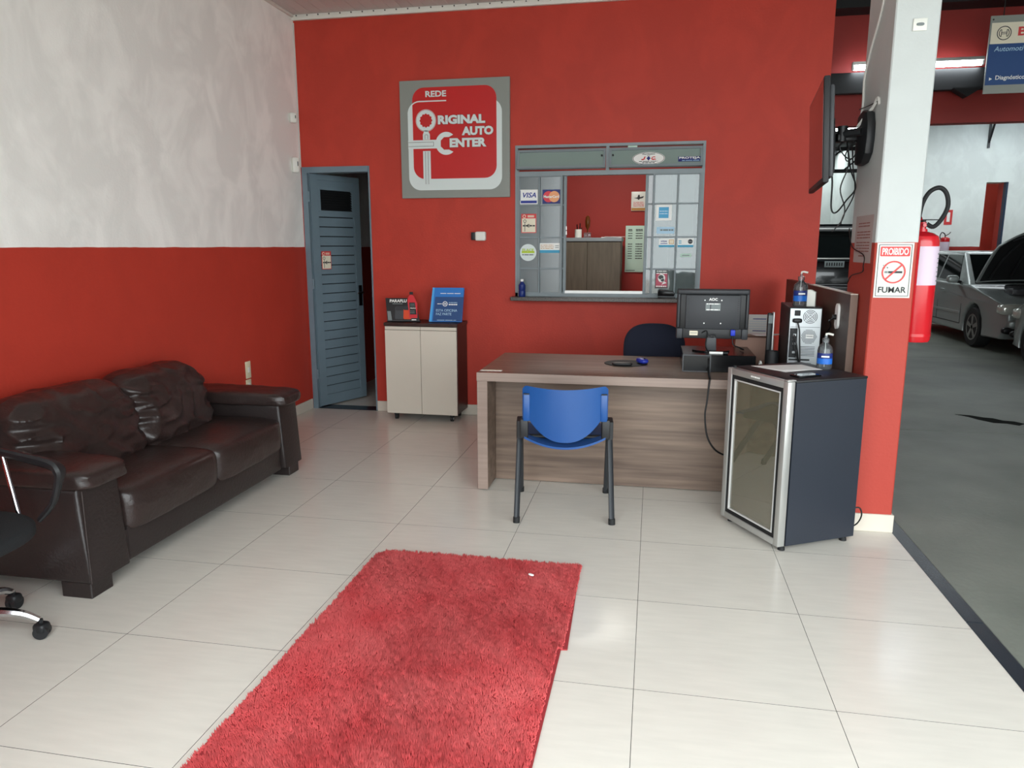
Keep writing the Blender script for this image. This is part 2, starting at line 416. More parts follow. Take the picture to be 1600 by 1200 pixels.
# office and corridor behind
struct(bx(XL, 9.05, -.05, XR, 9.2, 3.0).build('wall_office_back', 'office_paint', smooth=False))
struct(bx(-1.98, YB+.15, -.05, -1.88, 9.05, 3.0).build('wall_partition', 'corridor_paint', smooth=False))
struct(bx(XR-.12, YB+.15, -.05, XR, 23.2, 4.05).build('wall_garage_left', 'garage_paint', smooth=False))
struct(bx(XL, YB+.15, 3.0, XR-.12, 9.2, 3.1).build('ceiling_office', 'ceiling_pvc', smooth=False))
# ceiling of narrow boards, edge trim with screws
ceil = struct(bx(XL, YF, ZC+.012, XR, YB, ZC+.1).build('ceiling', 'ceiling_pvc', smooth=False))
bm_ = bx(0, YF, 0, .099, YB, .011, .003, 1).mesh('board', 'ceiling_pvc', False)
for k in range(44): link('board', bm_, ceil, (XL+.1*k, 0, ZC))
tr = struct(bx(XL, YB-.035, ZC-.045, XR, YB, ZC, .006, 2).build('trim_2', 'white_trim'))
m = MB()
for k in range(44): m.cyl((XL+.05+.1*k, YB-.04, ZC-.012), (XL+.05+.1*k, YB-.033, ZC-.012), .006, n=8)
stuff(m.build('screws', 'screw_metal', tr))
struct(bx(XL, YF, ZC-.022, XL+.025, YB-.035, ZC, .004, 2).build('trim_3', 'white_trim'))
struct(bx(1.085, YF, ZC-.03, XR, YB, 4.2).build('beam', 'garage_paint', smooth=False))
struct(bx(XL-.15, YF, 4.2, XR, YB+.15, 4.3).build('roof_slab', 'roof_dark', smooth=False))
# street front: wall beside the entrance, unseen lintels added to cut sky light
struct(bx(XL-.15, YF-.2, 0, -1.8, YF, 4.2).build('wall_front', 'garage_paint', smooth=False))
struct(bx(-1.8, YF-.2, 3.0, 1.32, YF, 4.2).build('light_cut_lintel', 'garage_paint', smooth=False))
struct(bx(1.32, YF-.2, 3.1, 9.65, YF, 4.15).build('light_cut_lintel_garage', 'garage_paint', smooth=False))
struct(bx(7.7, YF-.2, 0, 9.65, YF, 3.1).build('wall_garage_front', 'garage_paint', smooth=False))
# column
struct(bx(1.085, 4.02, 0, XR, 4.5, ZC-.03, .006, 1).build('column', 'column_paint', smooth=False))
struct(bx(1.075, 4.01, .0, 1.295, 4.51, .098, .003, 1).build('baseboard_column', 'baseboard_tile', smooth=False))
# baseboards, laid in pieces
bb = struct(bx(DX1, YB-.004, 0, XR, YB-.0005, .09).build('baseboard_back', 'grout', smooth=False))
x = DX1+.003
while x < XR-.02:
    x2 = min(x+.6, XR-.002); bx(x, YB-.014, .001, x2-.003, YB-.003, .094, .002, 1).build('tile', 'baseboard_tile', bb, False); x = x2
bb = struct(bx(XL+.0005, YF, 0, XL+.004, YB-.02, .09).build('baseboard_left', 'grout', smooth=False))
y = YF
while y < YB-.03:
    yy = min(y+.6, YB-.016); bx(XL+.003, y, .001, XL+.014, yy-.003, .094, .002, 1).build('tile', 'baseboard_tile', bb, False); y = yy
# garage shell
mat('dark_teal', (34, 52, 72), .5)
struct(bx(9.5, YF, 0, 9.65, 23.2, 4.05).build('wall_garage_right', 'garage_paint', smooth=False))
DGX0, DGX1 = 6.60, 7.00
m = MB(); m.box(4.95, 17, -.05, DGX0, 17.4, 4.05).box(DGX0, 17, 2.78, DGX1, 17.4, 4.05).box(DGX1, 17, -.05, 9.5, 17.4, 4.05)
m.box(4.95, 17.4, 0, 5.1, 23.05, 4.05)
struct(m.build('wall_garage_far', 'garage_paint', smooth=False))
struct(bx(6.4, 18.2, 0, 8.2, 18.3, 3.2).build('wall_beyond_door', 'red_paint', smooth=False))
struct(bx(XR, 23.05, 0, 5.1, 23.2, 4.05).build('wall_garage_end', 'garage_paint', smooth=False))
struct(bx(DGX1-.012, 17.1, 0, DGX1-.0005, 17.4, 2.78).build('door_2_lining', 'red_paint', smooth=False))
d3 = struct(bx(DGX1-.04, 16.985, 0, DGX1, 17.1, 2.78).build('door_2', 'dark_teal', smooth=False))
# header wall over the garage with its black steel
struct(bx(XR, 9.0, 2.80, 9.5, 9.15, 4.05).build('wall_header', 'shaded_red', smooth=False))
struct(bx(XR, 8.78, 3.10, 9.5, 8.86, 3.31, .004, 1).build('steel_beam', 'steel_black', smooth=False))
struct(MB().prism([(2.98, 3.11), (3.12, 3.02), (3.26, 3.11)], 'y', 8.74, 8.86).build('gusset', 'steel_black', smooth=False))
struct(bx(XR, 8.70, 3.93, 9.5, 8.98, 4.05).build('steel_beam', 'steel_black', smooth=False))
m = MB(); m.box(XR, YF, 4.05, 9.65, 14.8, 4.15).box(XR, 15.6, 4.05, 9.65, 21.75, 4.15).box(XR, 21.75, 4.05, 1.9, 23.2, 4.15).box(4.9, 21.75, 4.05, 9.65, 23.2, 4.15).box(1.9, 22.65, 4.05, 4.9, 23.2, 4.15).box(XR, 14.8, 4.05, 1.6, 15.6, 4.15).box(8.5, 14.8, 4.05, 9.65, 15.6, 4.15)  # rear roof opening added to light the end wall
struct(m.build('roof_garage', 'roof_dark', smooth=False))
for k, yy in enumerate((19.0,)):
    t = thing('roof_truss', 'dark steel roof truss crossing the garage beyond the wall mounted television', 'truss', (XR, yy, 3.2))
    bx(0, -.04, 0, 8.2 if yy < 17 else 3.6, .04, .08).build('chord', 'steel_black', t, False)
    bx(0, -.04, .5, 8.2 if yy < 17 else 3.6, .04, .58).build('chord', 'steel_black', t, False)
    for q in range(6): MB().cyl((.6*q, 0, .05), (.6*q+.55, 0, .53), .02, n=6).build('web_bar', 'steel_black', t)
# wall bracket high on the far garage wall
t = thing('wall_bracket', 'black triangular steel bracket high on the white garage wall', 'bracket', (6.55, 16.99, 3.55))
bx(-.12, -.25, .40, .12, 0, .46).build('top_plate', 'steel_black', t, False)
bx(-.02, -.03, -.1, .02, 0, .42).build('upright', 'grey_plastic', t, False)
MB().prism([(-.24, .41), (-.20, .41), (0, .0), (0, -.06)], 'x', -.015, .015).build('diagonal', 'steel_black', t, False)

# ------------------------------------------------------------------ door into the corridor
m = MB(); m.box(DX0, YB-.012, 0, DX0+.05, YB+.10, DZ).box(DX1-.014, YB-.004, 0, DX1, YB+.10, DZ).box(DX0+.05, YB-.012, DZ-.05, DX1-.014, YB+.10, DZ)
d1 = struct(m.build('door_1', 'door_paint', smooth=False))
bx(DX0, YB-.01, -.002, DX1, YB+.15, .004).build('threshold', 'granite_black', d1, False)
for z in (.28, 1.12, 1.90): MB().cyl((DX0+.056, YB-.004, z), (DX0+.056, YB-.004, z+.09), .009, n=10).build('hinge', 'door_paint', d1)
LW, LH = .605, 2.15
m = MB(); m.box(0, 0, .012, .085, .032, LH).box(LW-.075, 0, .012, LW, .032, LH).box(.085, 0, .012, LW-.075, .032, .11).box(.085, 0, LH-.05, LW-.075, .032, LH)
m.box(.085, 0, 1.775, LW-.075, .032, 1.815).box(.085, 0, 2.03, LW-.075, .032, 2.06).box(.085, .012, 2.06, LW-.075, .02, LH-.05)
leaf = m.build('door_leaf', 'door_paint', d1, False, loc=(DX0+.06, YB+.022, 0), rot=(0, 0, math.radians(67)))
bx(.085, .026, .11, LW-.075, .030, 1.775).build('slat_backing', 'steel_black', leaf, False)
sl = MB().prism([(.003, 0), (.014, .079), (.022, .079), (.012, 0)], 'x', .085, LW-.075).mesh('slat', 'door_paint', False)
for k in range(19): link('slat', sl, leaf, (0, 0, .112+.0875*k))
m = MB(); m.box(.11, -.004, 1.815, LW-.10, .028, 1.83).box(.11, -.004, 2.015, LW-.10, .028, 2.03).box(.085, -.004, 1.815, .11, .028, 2.03).box(LW-.10, -.004, 1.815, LW-.075, .028, 2.03)
m.build('vent_frame', 'door_paint', leaf, False)
bx(.11, .02, 1.83, LW-.10, .026, 2.015).build('vent_backing', 'black', leaf, False)
lv = MB().prism([(.0, 0), (.014, .02), (.017, .02), (.003, 0)], 'x', .11, LW-.10).mesh('louvre', 'steel_black', False)
for k in range(8): link('louvre', lv, leaf, (0, 0, 1.832+.0225*k))
bx(LW-.06, -.012, .93, LW-.02, 0, 1.13, .004).build('lock_plate', 'black_gloss', leaf)
MB().tube([(LW-.04, -.01, 1.06), (LW-.04, -.05, 1.06), (LW-.05, -.055, 1.06), (LW-.13, -.055, 1.055)], .008, 8).build('handle', 'chrome', leaf)
# ------------------------------------------------------------------ service window
F = YB-.01
m = MB()
m.box(WX0, F, WZ0, WX0+.022, F+.07, WZ1).box(WX1-.022, F, WZ0, WX1, F+.07, WZ1).box(WX0, F-.004, WZ1-.022, WX1, F+.07, WZ1).box(WX0, F-.006, 2.085, WX1, F+.06, 2.122)
m.box(-.418, F-.012, 2.122, -.392, F+.06, WZ1-.022).box(WX0, F, WZ0, WX1, F+.07, WZ0+.028)
win = struct(m.build('window_1', 'frame_paint', smooth=False))
rows = [WZ0+.028, 1.315, 1.578, 1.848, 2.085]
def grid(name, xs, yy, rows, gl, fw=.013, side=.02):
    g = MB()
    for i, xx in enumerate(xs):
        w = side if i in (0, len(xs)-1) else fw
        g.box(xx-w/2, yy, rows[0], xx+w/2, yy+.026, rows[-1])
        g.box(xx-w/4, yy-.012, rows[0], xx+w/4, yy, rows[-1])
    for i, zz in enumerate(rows):
        for a, b in zip(xs, xs[1:]): g.box(a+.006, yy+.002, zz-fw/2, b-.006, yy+.024, zz+fw/2); g.box(a+.006, yy-.008, zz-fw/4, b-.006, yy+.002, zz+fw/4)
    o = g.build(name, 'frame_paint', win, False)
    for a, b in zip(xs, xs[1:]):
        for c, d in zip(rows, rows[1:]):
            bx(a+.009, yy+.012, c+.006, b-.009, yy+.016, d-.006).build('pane', gl, o, False)
    return o
grid('fixed_light', [WX0+.03, -.974, -.785], F+.004, rows, 'pane_glass')
grid('fixed_light', [-.022, .172, WX1-.03], F+.004, rows, 'clear_pane')
grid('sliding_sash', [WX0+.05, -.96, -.757], F+.036, rows, 'clear_pane', side=.024)
grid('sliding_sash', [-.078, .12, WX1-.06], F+.036, rows, 'clear_pane', side=.024)
bx(-.75, F+.02, WZ0+.028, -.09, F+.06, WZ0+.05).build('sliding_track', 'silver_light', win, False)
for z in (1.60, 1.64): bx(-.748, F+.02, z, -.738, F+.03, z+.03).build('latch', 'silver_light', win, False)
for a, b in ((WX0+.024, -.42), (-.39, WX1-.024)):
    M4 = Matrix.Translation((0, F-.006, 2.292)) @ Matrix.Rotation(math.radians(-18), 4, 'X')
    g = MB(); h = .165
    g.box(a, -.01, -h, a+.018, .012, 0, T=M4).box(b-.018, -.01, -h, b, .012, 0, T=M4).box(a, -.012, -.02, b, .014, 0, T=M4).box(a, -.012, -h, b, .014, -h+.02, T=M4)
    o = g.build('awning_sash', 'frame_paint', win, False)
    bx(a+.018, .0, -h+.02, b-.018, .004, -.02, T=M4).build('pane', 'awning_glass', o, False)
    MB().cyl((b-.03 if a < -1 else a+.03, F-.03, 2.235), (b-.03 if a < -1 else a+.03, F-.055, 2.235), .008, n=8).build('catch', 'steel_black', o)
ledge = struct(bx(WX0-.02, 6.19, 1.046, WX1+.02, F+.10, WZ0, .003, 1).build('window_sill', 'granite', smooth=False))
# ================================================================== FURNITURE
# ------------------------------------------------------------------ shaggy rug
RX0, RX1, RY0, RY1 = -1.300, -.285, 1.25, 3.28
rug = thing('shag_rug', 'red shaggy rug lying on the pale tiles in front of the reception desk', 'rug', ((RX0+RX1)/2, (RY0+RY1)/2, 0))
hw, hl = (RX1-RX0)/2, (RY1-RY0)/2
notch = 2.53-(RY0+RY1)/2
out = [(-hw, -hl), (hw-.02, -hl), (hw-.012, notch), (hw+.012, notch+.005), (hw-.012, hl), (-hw+.03, hl-.005), (-hw, hl-.06)]
MB().prism(out, 'z', .001, .006).build('backing', 'rug_back', rug, False)
rs = np.random.RandomState(3); N = 120000
P = np.column_stack([rs.uniform(-hw, hw, N), rs.uniform(-hl, hl, N)])
edge = np.where(P[:, 1] > notch, hw-.004-.0*P[:, 1], hw-.024)
k = (P[:, 0] < edge) & ~((P[:, 1] > hl-.06) & (P[:, 0] < -hw+.05*(P[:, 1]-hl+.06)/.06))
P = P[k]; N = len(P)
def fld(s, ph):
    a = np.zeros(N)
    q = np.random.RandomState(ph)
    for i in range(14):
        d = q.uniform(-1, 1, 2)*s; a += np.sin(P@d+q.uniform(0, 6.3))
    return a/3.7
lx = fld(10, 1)*.003+fld(170, 4)*.0035+rs.normal(0, .0022, N); ly = fld(10, 2)*.003+fld(170, 5)*.0035+rs.normal(0, .0022, N)
hgt = .014+.002*fld(9, 3)+.0035*fld(200, 8)+rs.uniform(-.003, .003, N); hgt = np.clip(hgt, .005, .024)
ang = rs.uniform(0, 6.3, N); R = rs.uniform(.0022, .0036, N)
V = np.empty((N, 4, 3))
for i in range(3):
    V[:, i, 0] = P[:, 0]+R*np.cos(ang+i*2*PI/3); V[:, i, 1] = P[:, 1]+R*np.sin(ang+i*2*PI/3); V[:, i, 2] = .005
V[:, 3, 0] = P[:, 0]+lx; V[:, 3, 1] = P[:, 1]+ly; V[:, 3, 2] = .005+hgt
b4 = (np.arange(N)*4)[:, None]
Fc = np.concatenate([np.stack([b4+0, b4+1, b4+3], 2), np.stack([b4+1, b4+2, b4+3], 2), np.stack([b4+2, b4+0, b4+3], 2)], 1).reshape(-1)
me = bpy.data.meshes.new('pile'); me.vertices.add(N*4); me.loops.add(N*9); me.polygons.add(N*3)
me.vertices.foreach_set('co', V.ravel()); me.loops.foreach_set('vertex_index', Fc.astype(np.int32))
me.polygons.foreach_set('loop_start', np.arange(0, N*9, 3, dtype=np.int32)); me.polygons.foreach_set('loop_total', np.full(N*3, 3, dtype=np.int32))
me.update(); me.validate()
rm = mat('rug_pile', (200, 66, 69), .95, rgb2=(222, 102, 102), vs=4)  # paler tone paints in the lightness of the leaning tufts
me.materials.append(rm); stuff(link('pile', me, rug))
o = MB().softbox((0, 0, 0), (.028, .014, .008), 3, 3).build('paper_scrap', 'white', loc=(-.505, 3.10, .026), rot=(0, 0, -.5))
tag(o, 'tiny white scrap of paper lying on the red rug', 'scrap')

# ------------------------------------------------------------------ sofa
sofa = thing('leather_sofa', 'dark brown two-seat leather sofa along the left wall', 'sofa', (-3.12, 3.53, 0))
# local: x 0..0.8 towards the room, y -0.99..0.97
def wr(seed, amp, f=3.2):
    def d(u, p):
        q = Vector((p.x*f+seed, p.y*f, p.z*f*1.3)); nn = noise.noise(q)
        ridge = (1-abs(noise.noise(q*1.7+Vector((5, 2, 1)))))**4
        n3 = noise.noise(q*4.5)
        s = amp*(nn*.9+ridge*.8+.22*n3)
        return p+Vector((u.x, u.y, u.z)).normalized()*s
    return d
bx(.0, -.72, .075, .78, .70, .24, .012).build('base_frame', 'leather_dark', sofa)
bx(.735, -.73, .07, .775, .72, .225, .01).build('front_panel', 'leather_dark', sofa)
def backr(u, p): return p+Vector((.05*(-u.z)*.5, 0, .01*noise.noise(p*6)))
MB().softbox((.11, -.17, .42), (.2, 1.62, .64), 12, 12, backr).build('back_frame', 'leather_dark', sofa)
for s, ya, yb in ((-1, -.99, -.735), (1, .725, .965)):
    MB().prism([(0, .075), (.80, .075), (.775, .50), (.0, .52)], 'y', ya, yb, .022, 3).build('arm_panel', 'leather_dark', sofa)
    def armd(u, p, s=s):
        w = wr(s*3.1, .006, 5)(u, p)
        w.z -= .012*max(0, u.x)**3
        if u.x > .75: w += Vector((0, .006*math.sin(u.y*22+u.z*3), 0))*((u.x-.75)*4)
        return w
    MB().softbox((.405, (ya+yb)/2-.012*s, .537), (.84, abs(yb-ya)+.05, .085), 6, 20, armd).build('arm_cushion', 'leather', sofa)
for cy, s in ((-.355, 1), (.36, 2)):
    def seatd(u, p, s=s):
        w = wr(s*7.7, .005, 3)(u, p)
        if u.z > 0: w.z += .016*(1-u.x*u.x)*(1-u.y*u.y)
        if u.x > .5: w.x += .012*math.cos(u.z*1.4); w.z -= .02*(u.x-.5)
        if u.z < 0: w.z = max(w.z, -.100)
        return w
    MB().softbox((.465, cy, .314), (.67, .735, .21), 10, 26, seatd).build('seat_cushion', 'leather', sofa)
def bcush(seed, cy, wy, hz, x, zc, lean, gather):
    def d(u, p):
        pinch = 1-.07*abs(u.y)**6*abs(u.z)**4
        p = Vector((p.x*(1.0-.36*abs(u.y)**6-.18*max(0, u.z)**4), p.y*pinch, p.z*pinch))
        w = wr(seed, .014, 3.0)(u, p)
        if u.x > 0: w += Vector((.017*(1-abs(noise.noise(Vector((p.y*5+p.z*6+seed, p.z*9-p.y*4, seed)))))**8, 0, 0))
        e = max(0, gather*u.y-.25)/.75           # gathers at one side seam
        if u.x > 0: w.x += .016*e*math.sin(u.z*15+2.5*noise.noise(Vector((seed, u.z*2, 0)))+3*u.y)
        e2 = max(0, -gather*u.y-.55)/.45
        if u.x > 0: w.x += .010*e2*math.sin(u.z*12+seed)
        w.z -= .035*max(0, u.x)*max(0, u.z)
        w.x += lean*(-w.z)
        return w
    MB().softbox((x, cy, zc), (.27, wy, hz), 6.5, 40, d).build('back_cushion', 'leather', sofa, ang=60)
bcush(2.3, -.43, .76, .41, .27, .60, .30, -1)
bcush(8.1, .27, .68, .40, .26, .605, .30, -1)
for px_, py_ in ((.69, -.90), (.69, .88), (.07, -.9), (.07, .88)):
    bx(px_-.06, py_-.07, 0, px_+.09, py_+.06, .075, .004, 1).build('foot', 'leather_dark', sofa, False)
bx(.795, -.985, .078, .80, -.98, .495, .002, 1).build('piping', 'leather', sofa)

# ------------------------------------------------------------------ office swivel chair by the sofa
oc = thing('swivel_chair', 'black mesh office chair with chrome star base beside the near sofa arm', 'chair', (-2.58, 2.13, 0))
MB().cyl((0, 0, .07), (0, 0, .13), .045, .04, 16).build('hub', 'chrome', oc)
for k in range(5):
    a = math.radians(23+72*k); c, s = math.cos(a), math.sin(a)
    lg = MB().tube([(c*.03, s*.03, .115), (c*.14, s*.14, .125), (c*.24, s*.24, .108), (c*.30, s*.30, .075)], [.024, .02, .016, .013], 8, sub=4).build('base_leg', 'chrome', oc)
    m = MB(); px, py = c*.305, s*.305; t = Vector((-s, c, 0))*.018
    m.cyl((px-t.x*1.2, py-t.y*1.2, .028), (px-t.x*.25, py-t.y*.25, .028), .027, n=18).cyl((px+t.x*.25, py+t.y*.25, .028), (px+t.x*1.2, py+t.y*1.2, .028), .027, n=18)
    m.softbox((px, py, .043), (.05, .05, .04), 4, 4).cyl((px, py, .05), (px, py, .078), .008, n=8)
    m.build('caster', 'black_plastic', oc)
MB().cyl((0, 0, .12), (0, 0, .38), .022, n=14).build('gas_lift', 'black', oc)
bx(-.1, -.07, .37, .1, .07, .405, .01).build('mechanism', 'black_plastic', oc)
def seatw(u, p): return p+Vector((0, 0, .018*u.x*u.x*(1 if u.x < 0 else -1)-.012*(1-u.y*u.y)))
MB().softbox((.02, 0, .435), (.50, .50, .085), 3.6, 14, seatw).build('seat', 'fabric_black', oc)
for s in (-1, 1):
    y = s*.265
    MB().tube([(.20, y*.96, .43), (.26, y, .50), (.30, y, .60), (.305, y, .635), (.27, y, .658), (.12, y, .685), (-.06, y, .71), (-.2, y, .72)], [.011, .013, .017, .024, .021, .017, .015, .014], 10, sub=5, flat=1.9).build('armrest', 'black_plastic', oc)
    MB().cyl((.10, y*.97, .44), (.05, y, .69), .009, n=12).build('arm_strut', 'chrome', oc)
def bk(u, p): return p+Vector((-.06*(1-u.y*u.y)+.02*u.z, 0, 0))
MB().softbox((-.27, 0, .82), (.03, .46, .56), 5, 12, bk).build('backrest', 'fabric_black', oc)
MB().tube([(-.1, 0, .39), (-.27, 0, .42), (-.34, 0, .55), (-.34, 0, .75)], .018, 8, sub=4, flat=1.8).build('back_support', 'black_plastic', oc)

# ------------------------------------------------------------------ cabinet on castors
cb = thing('low_cabinet', 'two-door cream cabinet with dark brown sides and top, on castors', 'cabinet', (-1.945, 6.17, 0), rz=-.02)
# local x -.325..+.325, y -.17..+.15
m = MB(); m.box(-.325, -.15, .07, -.307, .15, .83).box(.307, -.15, .07, .325, .15, .83).box(-.307, -.15, .07, .307, .15, .09).box(-.307, .135, .09, .307, .15, .83)
m.build('carcass', 'wenge', cb, False)
bx(-.33, -.172, .83, .332, .152, .858, .002, 1).build('cabinet_top', 'wenge', cb, False)
for s in (-1, 1):
    d = bx(min(0, s*.323)+.0015, -.169, .062, max(0, s*.323)-.0015, -.152, .795, .0015, 1).build('door', 'cream_laminate', cb, False)
    bx(min(0, s*.323)+.0015, -.166, .798, max(0, s*.323)-.0015, -.152, .826, .002, 1).build('finger_pull', 'cream_laminate', d, False)
for x in (-.25, .26):
    for y in (-.12, .1):
        m = MB(); m.cyl((x-.012, y, .024), (x+.012, y, .024), .024, n=16).box(x-.018, y-.02, .04, x+.018, y+.02, .07, .004)
        c = m.build('castor', 'black_plastic', cb)
        if x > 0 and y < 0: MB().cyl((x-.013, y-.0, .024), (x+.0135, y, .024), .009, n=10).build('wheel_hub', 'silver_light', c)
# counter display flyer with printed bottle
fl = thing('counter_display', 'black and red product display card on the cream cabinet, left of the blue folder', 'display', (-2.13, 6.10, .8605), rz=.1, rx=-.22)
art('backing', [[(-.165, .205), (-.14, .0), (.145, -.0), (.115, .13), (.07, .19), (.05, .205)]], 'flyer_black', fl, 0, .004)
art('picture', [rrect(-.075, .02, .0, .13, .01)], 'grey_plastic', fl, 2); art('picture', [rrect(.0, .02, .07, .12, .012)], 'flyer_orange', fl, 2)
art('picture', [rrect(-.07, .095, .0, .135, .01), rrect(.0, .1, .055, .135, .01)], 'print_dark', fl, 3)
art('picture', [[(-.135, .01), (-.10, .01), (-.115, .09), (-.145, .09)]], 'print_grey', fl, 2)
text('PARAFLU', -.05, .18, .026, 'white', fl, w=.15, bold=.03, layer=3)
lines(fl, -.1, -.01, [.155], .006, 'print_grey', 3)
b = art('bottle', [[(.055, .03), (.125, .03), (.12, .16), (.085, .225), (.062, .235), (.045, .22), (.033, .19)]], 'bottle_red', fl, 5, .012)
art('bottle_cap', [rect(.05, .234, .08, .258)], 'black', b, 6, .012)
M4b = None
art('bottle_label', [[(.06, .06), (.118, .06), (.10, .165), (.05, .165)]], 'flyer_black', b, 12)
text('PARAFLU', .085, .115, .010, 'white', b, w=.048, bold=.03, layer=13)
lines(b, .06, .1, [.15, .135, .09, .075], .005, 'print_grey', 13, gaps=1)
bx(-.14, -.03, 0, .15, .02, .006).build('display_foot', 'grey_plastic', fl, False)
lines(fl, .08, .12, [.012], .008, 'white', 28)
fo = thing('blue_folder', 'bright blue presentation folder standing on the cream cabinet against the wall', 'folder', (-1.745, 6.10, .8645), rz=.06, rx=-.2)
MB().prism([(-.150, 0), (.135, 0), (.15, .295), (-.125, .295)], 'y', .002, .03).build('folder_body', 'blue_folder', fo, False)
art('spine', [[(-.150, 0), (-.128, 0), (-.108, .295), (-.125, .295)]], 'blue_light', fo, 0)
art('cover_panel', [[(-.118, .008), (.133, .005), (.147, .215), (-.1, .215)]], 'blue_deep', fo, 1)
lines(fo, -.055, .12, [.245], .005, 'white', 2, gaps=1, seed=5)
art('emblem', [disc(-.012, .155, .022), disc(-.012, .155, .017)], 'white', fo, 2); art('emblem_mark', [rect(-.022, .145, -.018, .165), rect(-.014, .147, -.010, .163), rect(-.006, .145, -.002, .165)], 'white', fo, 2)
lines(fo, -.08, -.04, [.155], .005, 'white', 2); lines(fo, .02, .095, [.166], .005, 'print_pale', 2, gaps=1)
lines(fo, .02, .095, [.149], .010, 'white', 3, gaps=1, seed=9)
text('ESTA OFICINA', .003, .098, .021, 'print_pale', fo, w=.185, layer=3)
text('FAZ PARTE', -.022, .067, .021, 'print_pale', fo, w=.135, layer=3)
lines(fo, -.08, .09, [.014], .004, 'print_pale', 3, gaps=1, seed=2)

# ------------------------------------------------------------------ desk
dk = thing('reception_desk', 'grey-brown wood-grain reception desk with full front panel', 'desk', (0, 4.33, 0))
# local y 0..0.86
bx(-1.04, -.04, .696, .98, .83, .748, .002, 1).build('desktop', 'wood_top', dk, False)
bx(-1.0405, -.0425, .6955, .98, -.0402, .7485, .001, 1).build('edge_band', 'wood_edge', dk, False)
bx(-1.038, -.036, .008, -.975, .82, .695, .002, 1).build('side_panel', 'wood', dk, False)
bx(-1.0385, -.0405, .007, -.9745, -.0362, .695, .001, 1).build('edge_band', 'wood_edge', dk, False)
bx(.92, .0, .008, .98, .80, .695, .002, 1).build('side_panel', 'wood', dk, False)
bx(-.974, .20, .004, .919, .222, .695, .001, 1).build('front_panel', 'wood', dk, False)
for y in (0, .75): MB().cyl((-1.005, y, 0), (-1.005, y, .009), .014, n=12).build('levelling_foot', 'silver_light', dk)
# tall side screen with outlet
sc = thing('side_screen', 'tall dark wood screen panel at the right end of the desk', 'panel', (1.04, 4.22, 0))
bx(0, 0, 0, .036, 1.98, 1.245, .001, 1).build('panel', 'panel_wood', sc, False)
bx(-.001, -.003, 0, .037, 0, 1.245, .001, 1).build('edge_band', 'panel_edge', sc, False)
bx(-.001, 0, 1.2455, .037, 1.1, 1.25).build('top_edge', 'cream_laminate', sc, False)
ol = thing('power_outlet', 'white oval power outlet plate on the dark side screen', 'outlet', (1.04, 4.45, 1.11))
M4 = Matrix(((0, 0, -1, -.0065), (-1, 0, 0, 0), (0, 1, 0, 0), (0, 0, 0, 1)))
art('plate', [rrect(-.035, -.072, .035, .072, .034)], 'white', ol, 0, .012, M4=M4)
MB().cyl((-.004, .0, -.005), (-.03, .0, -.005), .015, n=12).build('plug', 'black', ol)
cbz = MB().tube([(-.028, .0, -.005), (-.04, .01, -.025), (-.035, .06, -.03), (-.012, .12, -.07), (-.006, .30, -.16)], .004, 6, sub=5).build('cord', 'cable_black', ol)

# ------------------------------------------------------------------ blue plastic chair
ch = thing('visitor_chair', 'blue plastic chair with black tube legs facing the desk', 'chair', (-.475, 4.09, 0), rz=math.radians(7.3))
for s in (-1, 1):
    for yy in (-.27, .26):
        top = (s*.252, -.07+(.02 if yy > 0 else -.02), .475)
        MB().tube([(s*.262, yy, .012), (s*.254, yy*.3-.04, .40), top], .0195, 10, flat=.62, sub=3).build('leg', 'chair_leg', ch)
        MB().cyl((s*.262, yy*1.005, 0), (s*.2615, yy*.985, .032), .019, n=12).build('rubber_foot', 'rubber', ch)
    m = MB(); m.prism([(-.12, .44), (-.12, .54), (-.06, .555), (.03, .50), (.12, .47), (.12, .44)], 'x', s*.252-.018, s*.252+.018, .006, 2)
    m.build('bracket', 'black_plastic', ch)
    bx(s*.226-.022, -.16, .45, s*.226+.022, -.10, .56, .006).build('back_socket', 'black_plastic', ch)
for yy in (-.08, .10): MB().tube([(-.25, yy, .445), (.25, yy, .445)], .012, 10).build('cross_bar', 'steel_black', ch)
def shell(nx, nz, fn, th, name, par):
    A = [[fn(i/nx*2-1, k/nz, 0) for i in range(nx+1)] for k in range(nz+1)]
    B = [[fn(i/nx*2-1, k/nz, th) for i in range(nx+1)] for k in range(nz+1)]
    m = MB(); bm = m.bm
    a = [[bm.verts.new(p) for p in r] for r in A]; b = [[bm.verts.new(p) for p in r] for r in B]
    for k in range(nz):
        for i in range(nx):
            bm.faces.new((a[k][i], a[k][i+1], a[k+1][i+1], a[k+1][i])); bm.faces.new((b[k][i], b[k+1][i], b[k+1][i+1], b[k][i+1]))
    for k in range(nz):
        bm.faces.new((a[k][0], a[k+1][0], b[k+1][0], b[k][0])); bm.faces.new((a[k+1][nx], a[k][nx], b[k][nx], b[k+1][nx]))
    for i in range(nx):
        bm.faces.new((a[0][i+1], a[0][i], b[0][i], b[0][i+1])); bm.faces.new((a[nz][i], a[nz][i+1], b[nz][i+1], b[nz][i]))
    return m.build(name, 'blue_plastic', par, ang=50, recalc=True)
def backf(u, t, th):
    x = u*.236; au = abs(u)
    zt = .738+.014*u*u; c = max(0, (au-.90)/.10); zt -= .022*c*c
    zb = .442+.118*min(1, (au/.84))**2.3 if au < .84 else .56
    z = zb+(zt-zb)*t
    return Vector((x, -.215+.075*u*u+.045*(.75-z)*0 + .03*(.6-z)*(1-au) + th, z))
sh = shell(36, 12, backf, .007, 'backrest', ch)
for s in (-1, 1):
    bx(s*.213-.019, -.168, .552, s*.213+.019, -.14, .705, .006).build('post_sleeve', 'blue_plastic', sh)
    bx(s*.213-.016, -.171, .702, s*.213+.016, -.16, .708).build('slot', 'black', sh, False)
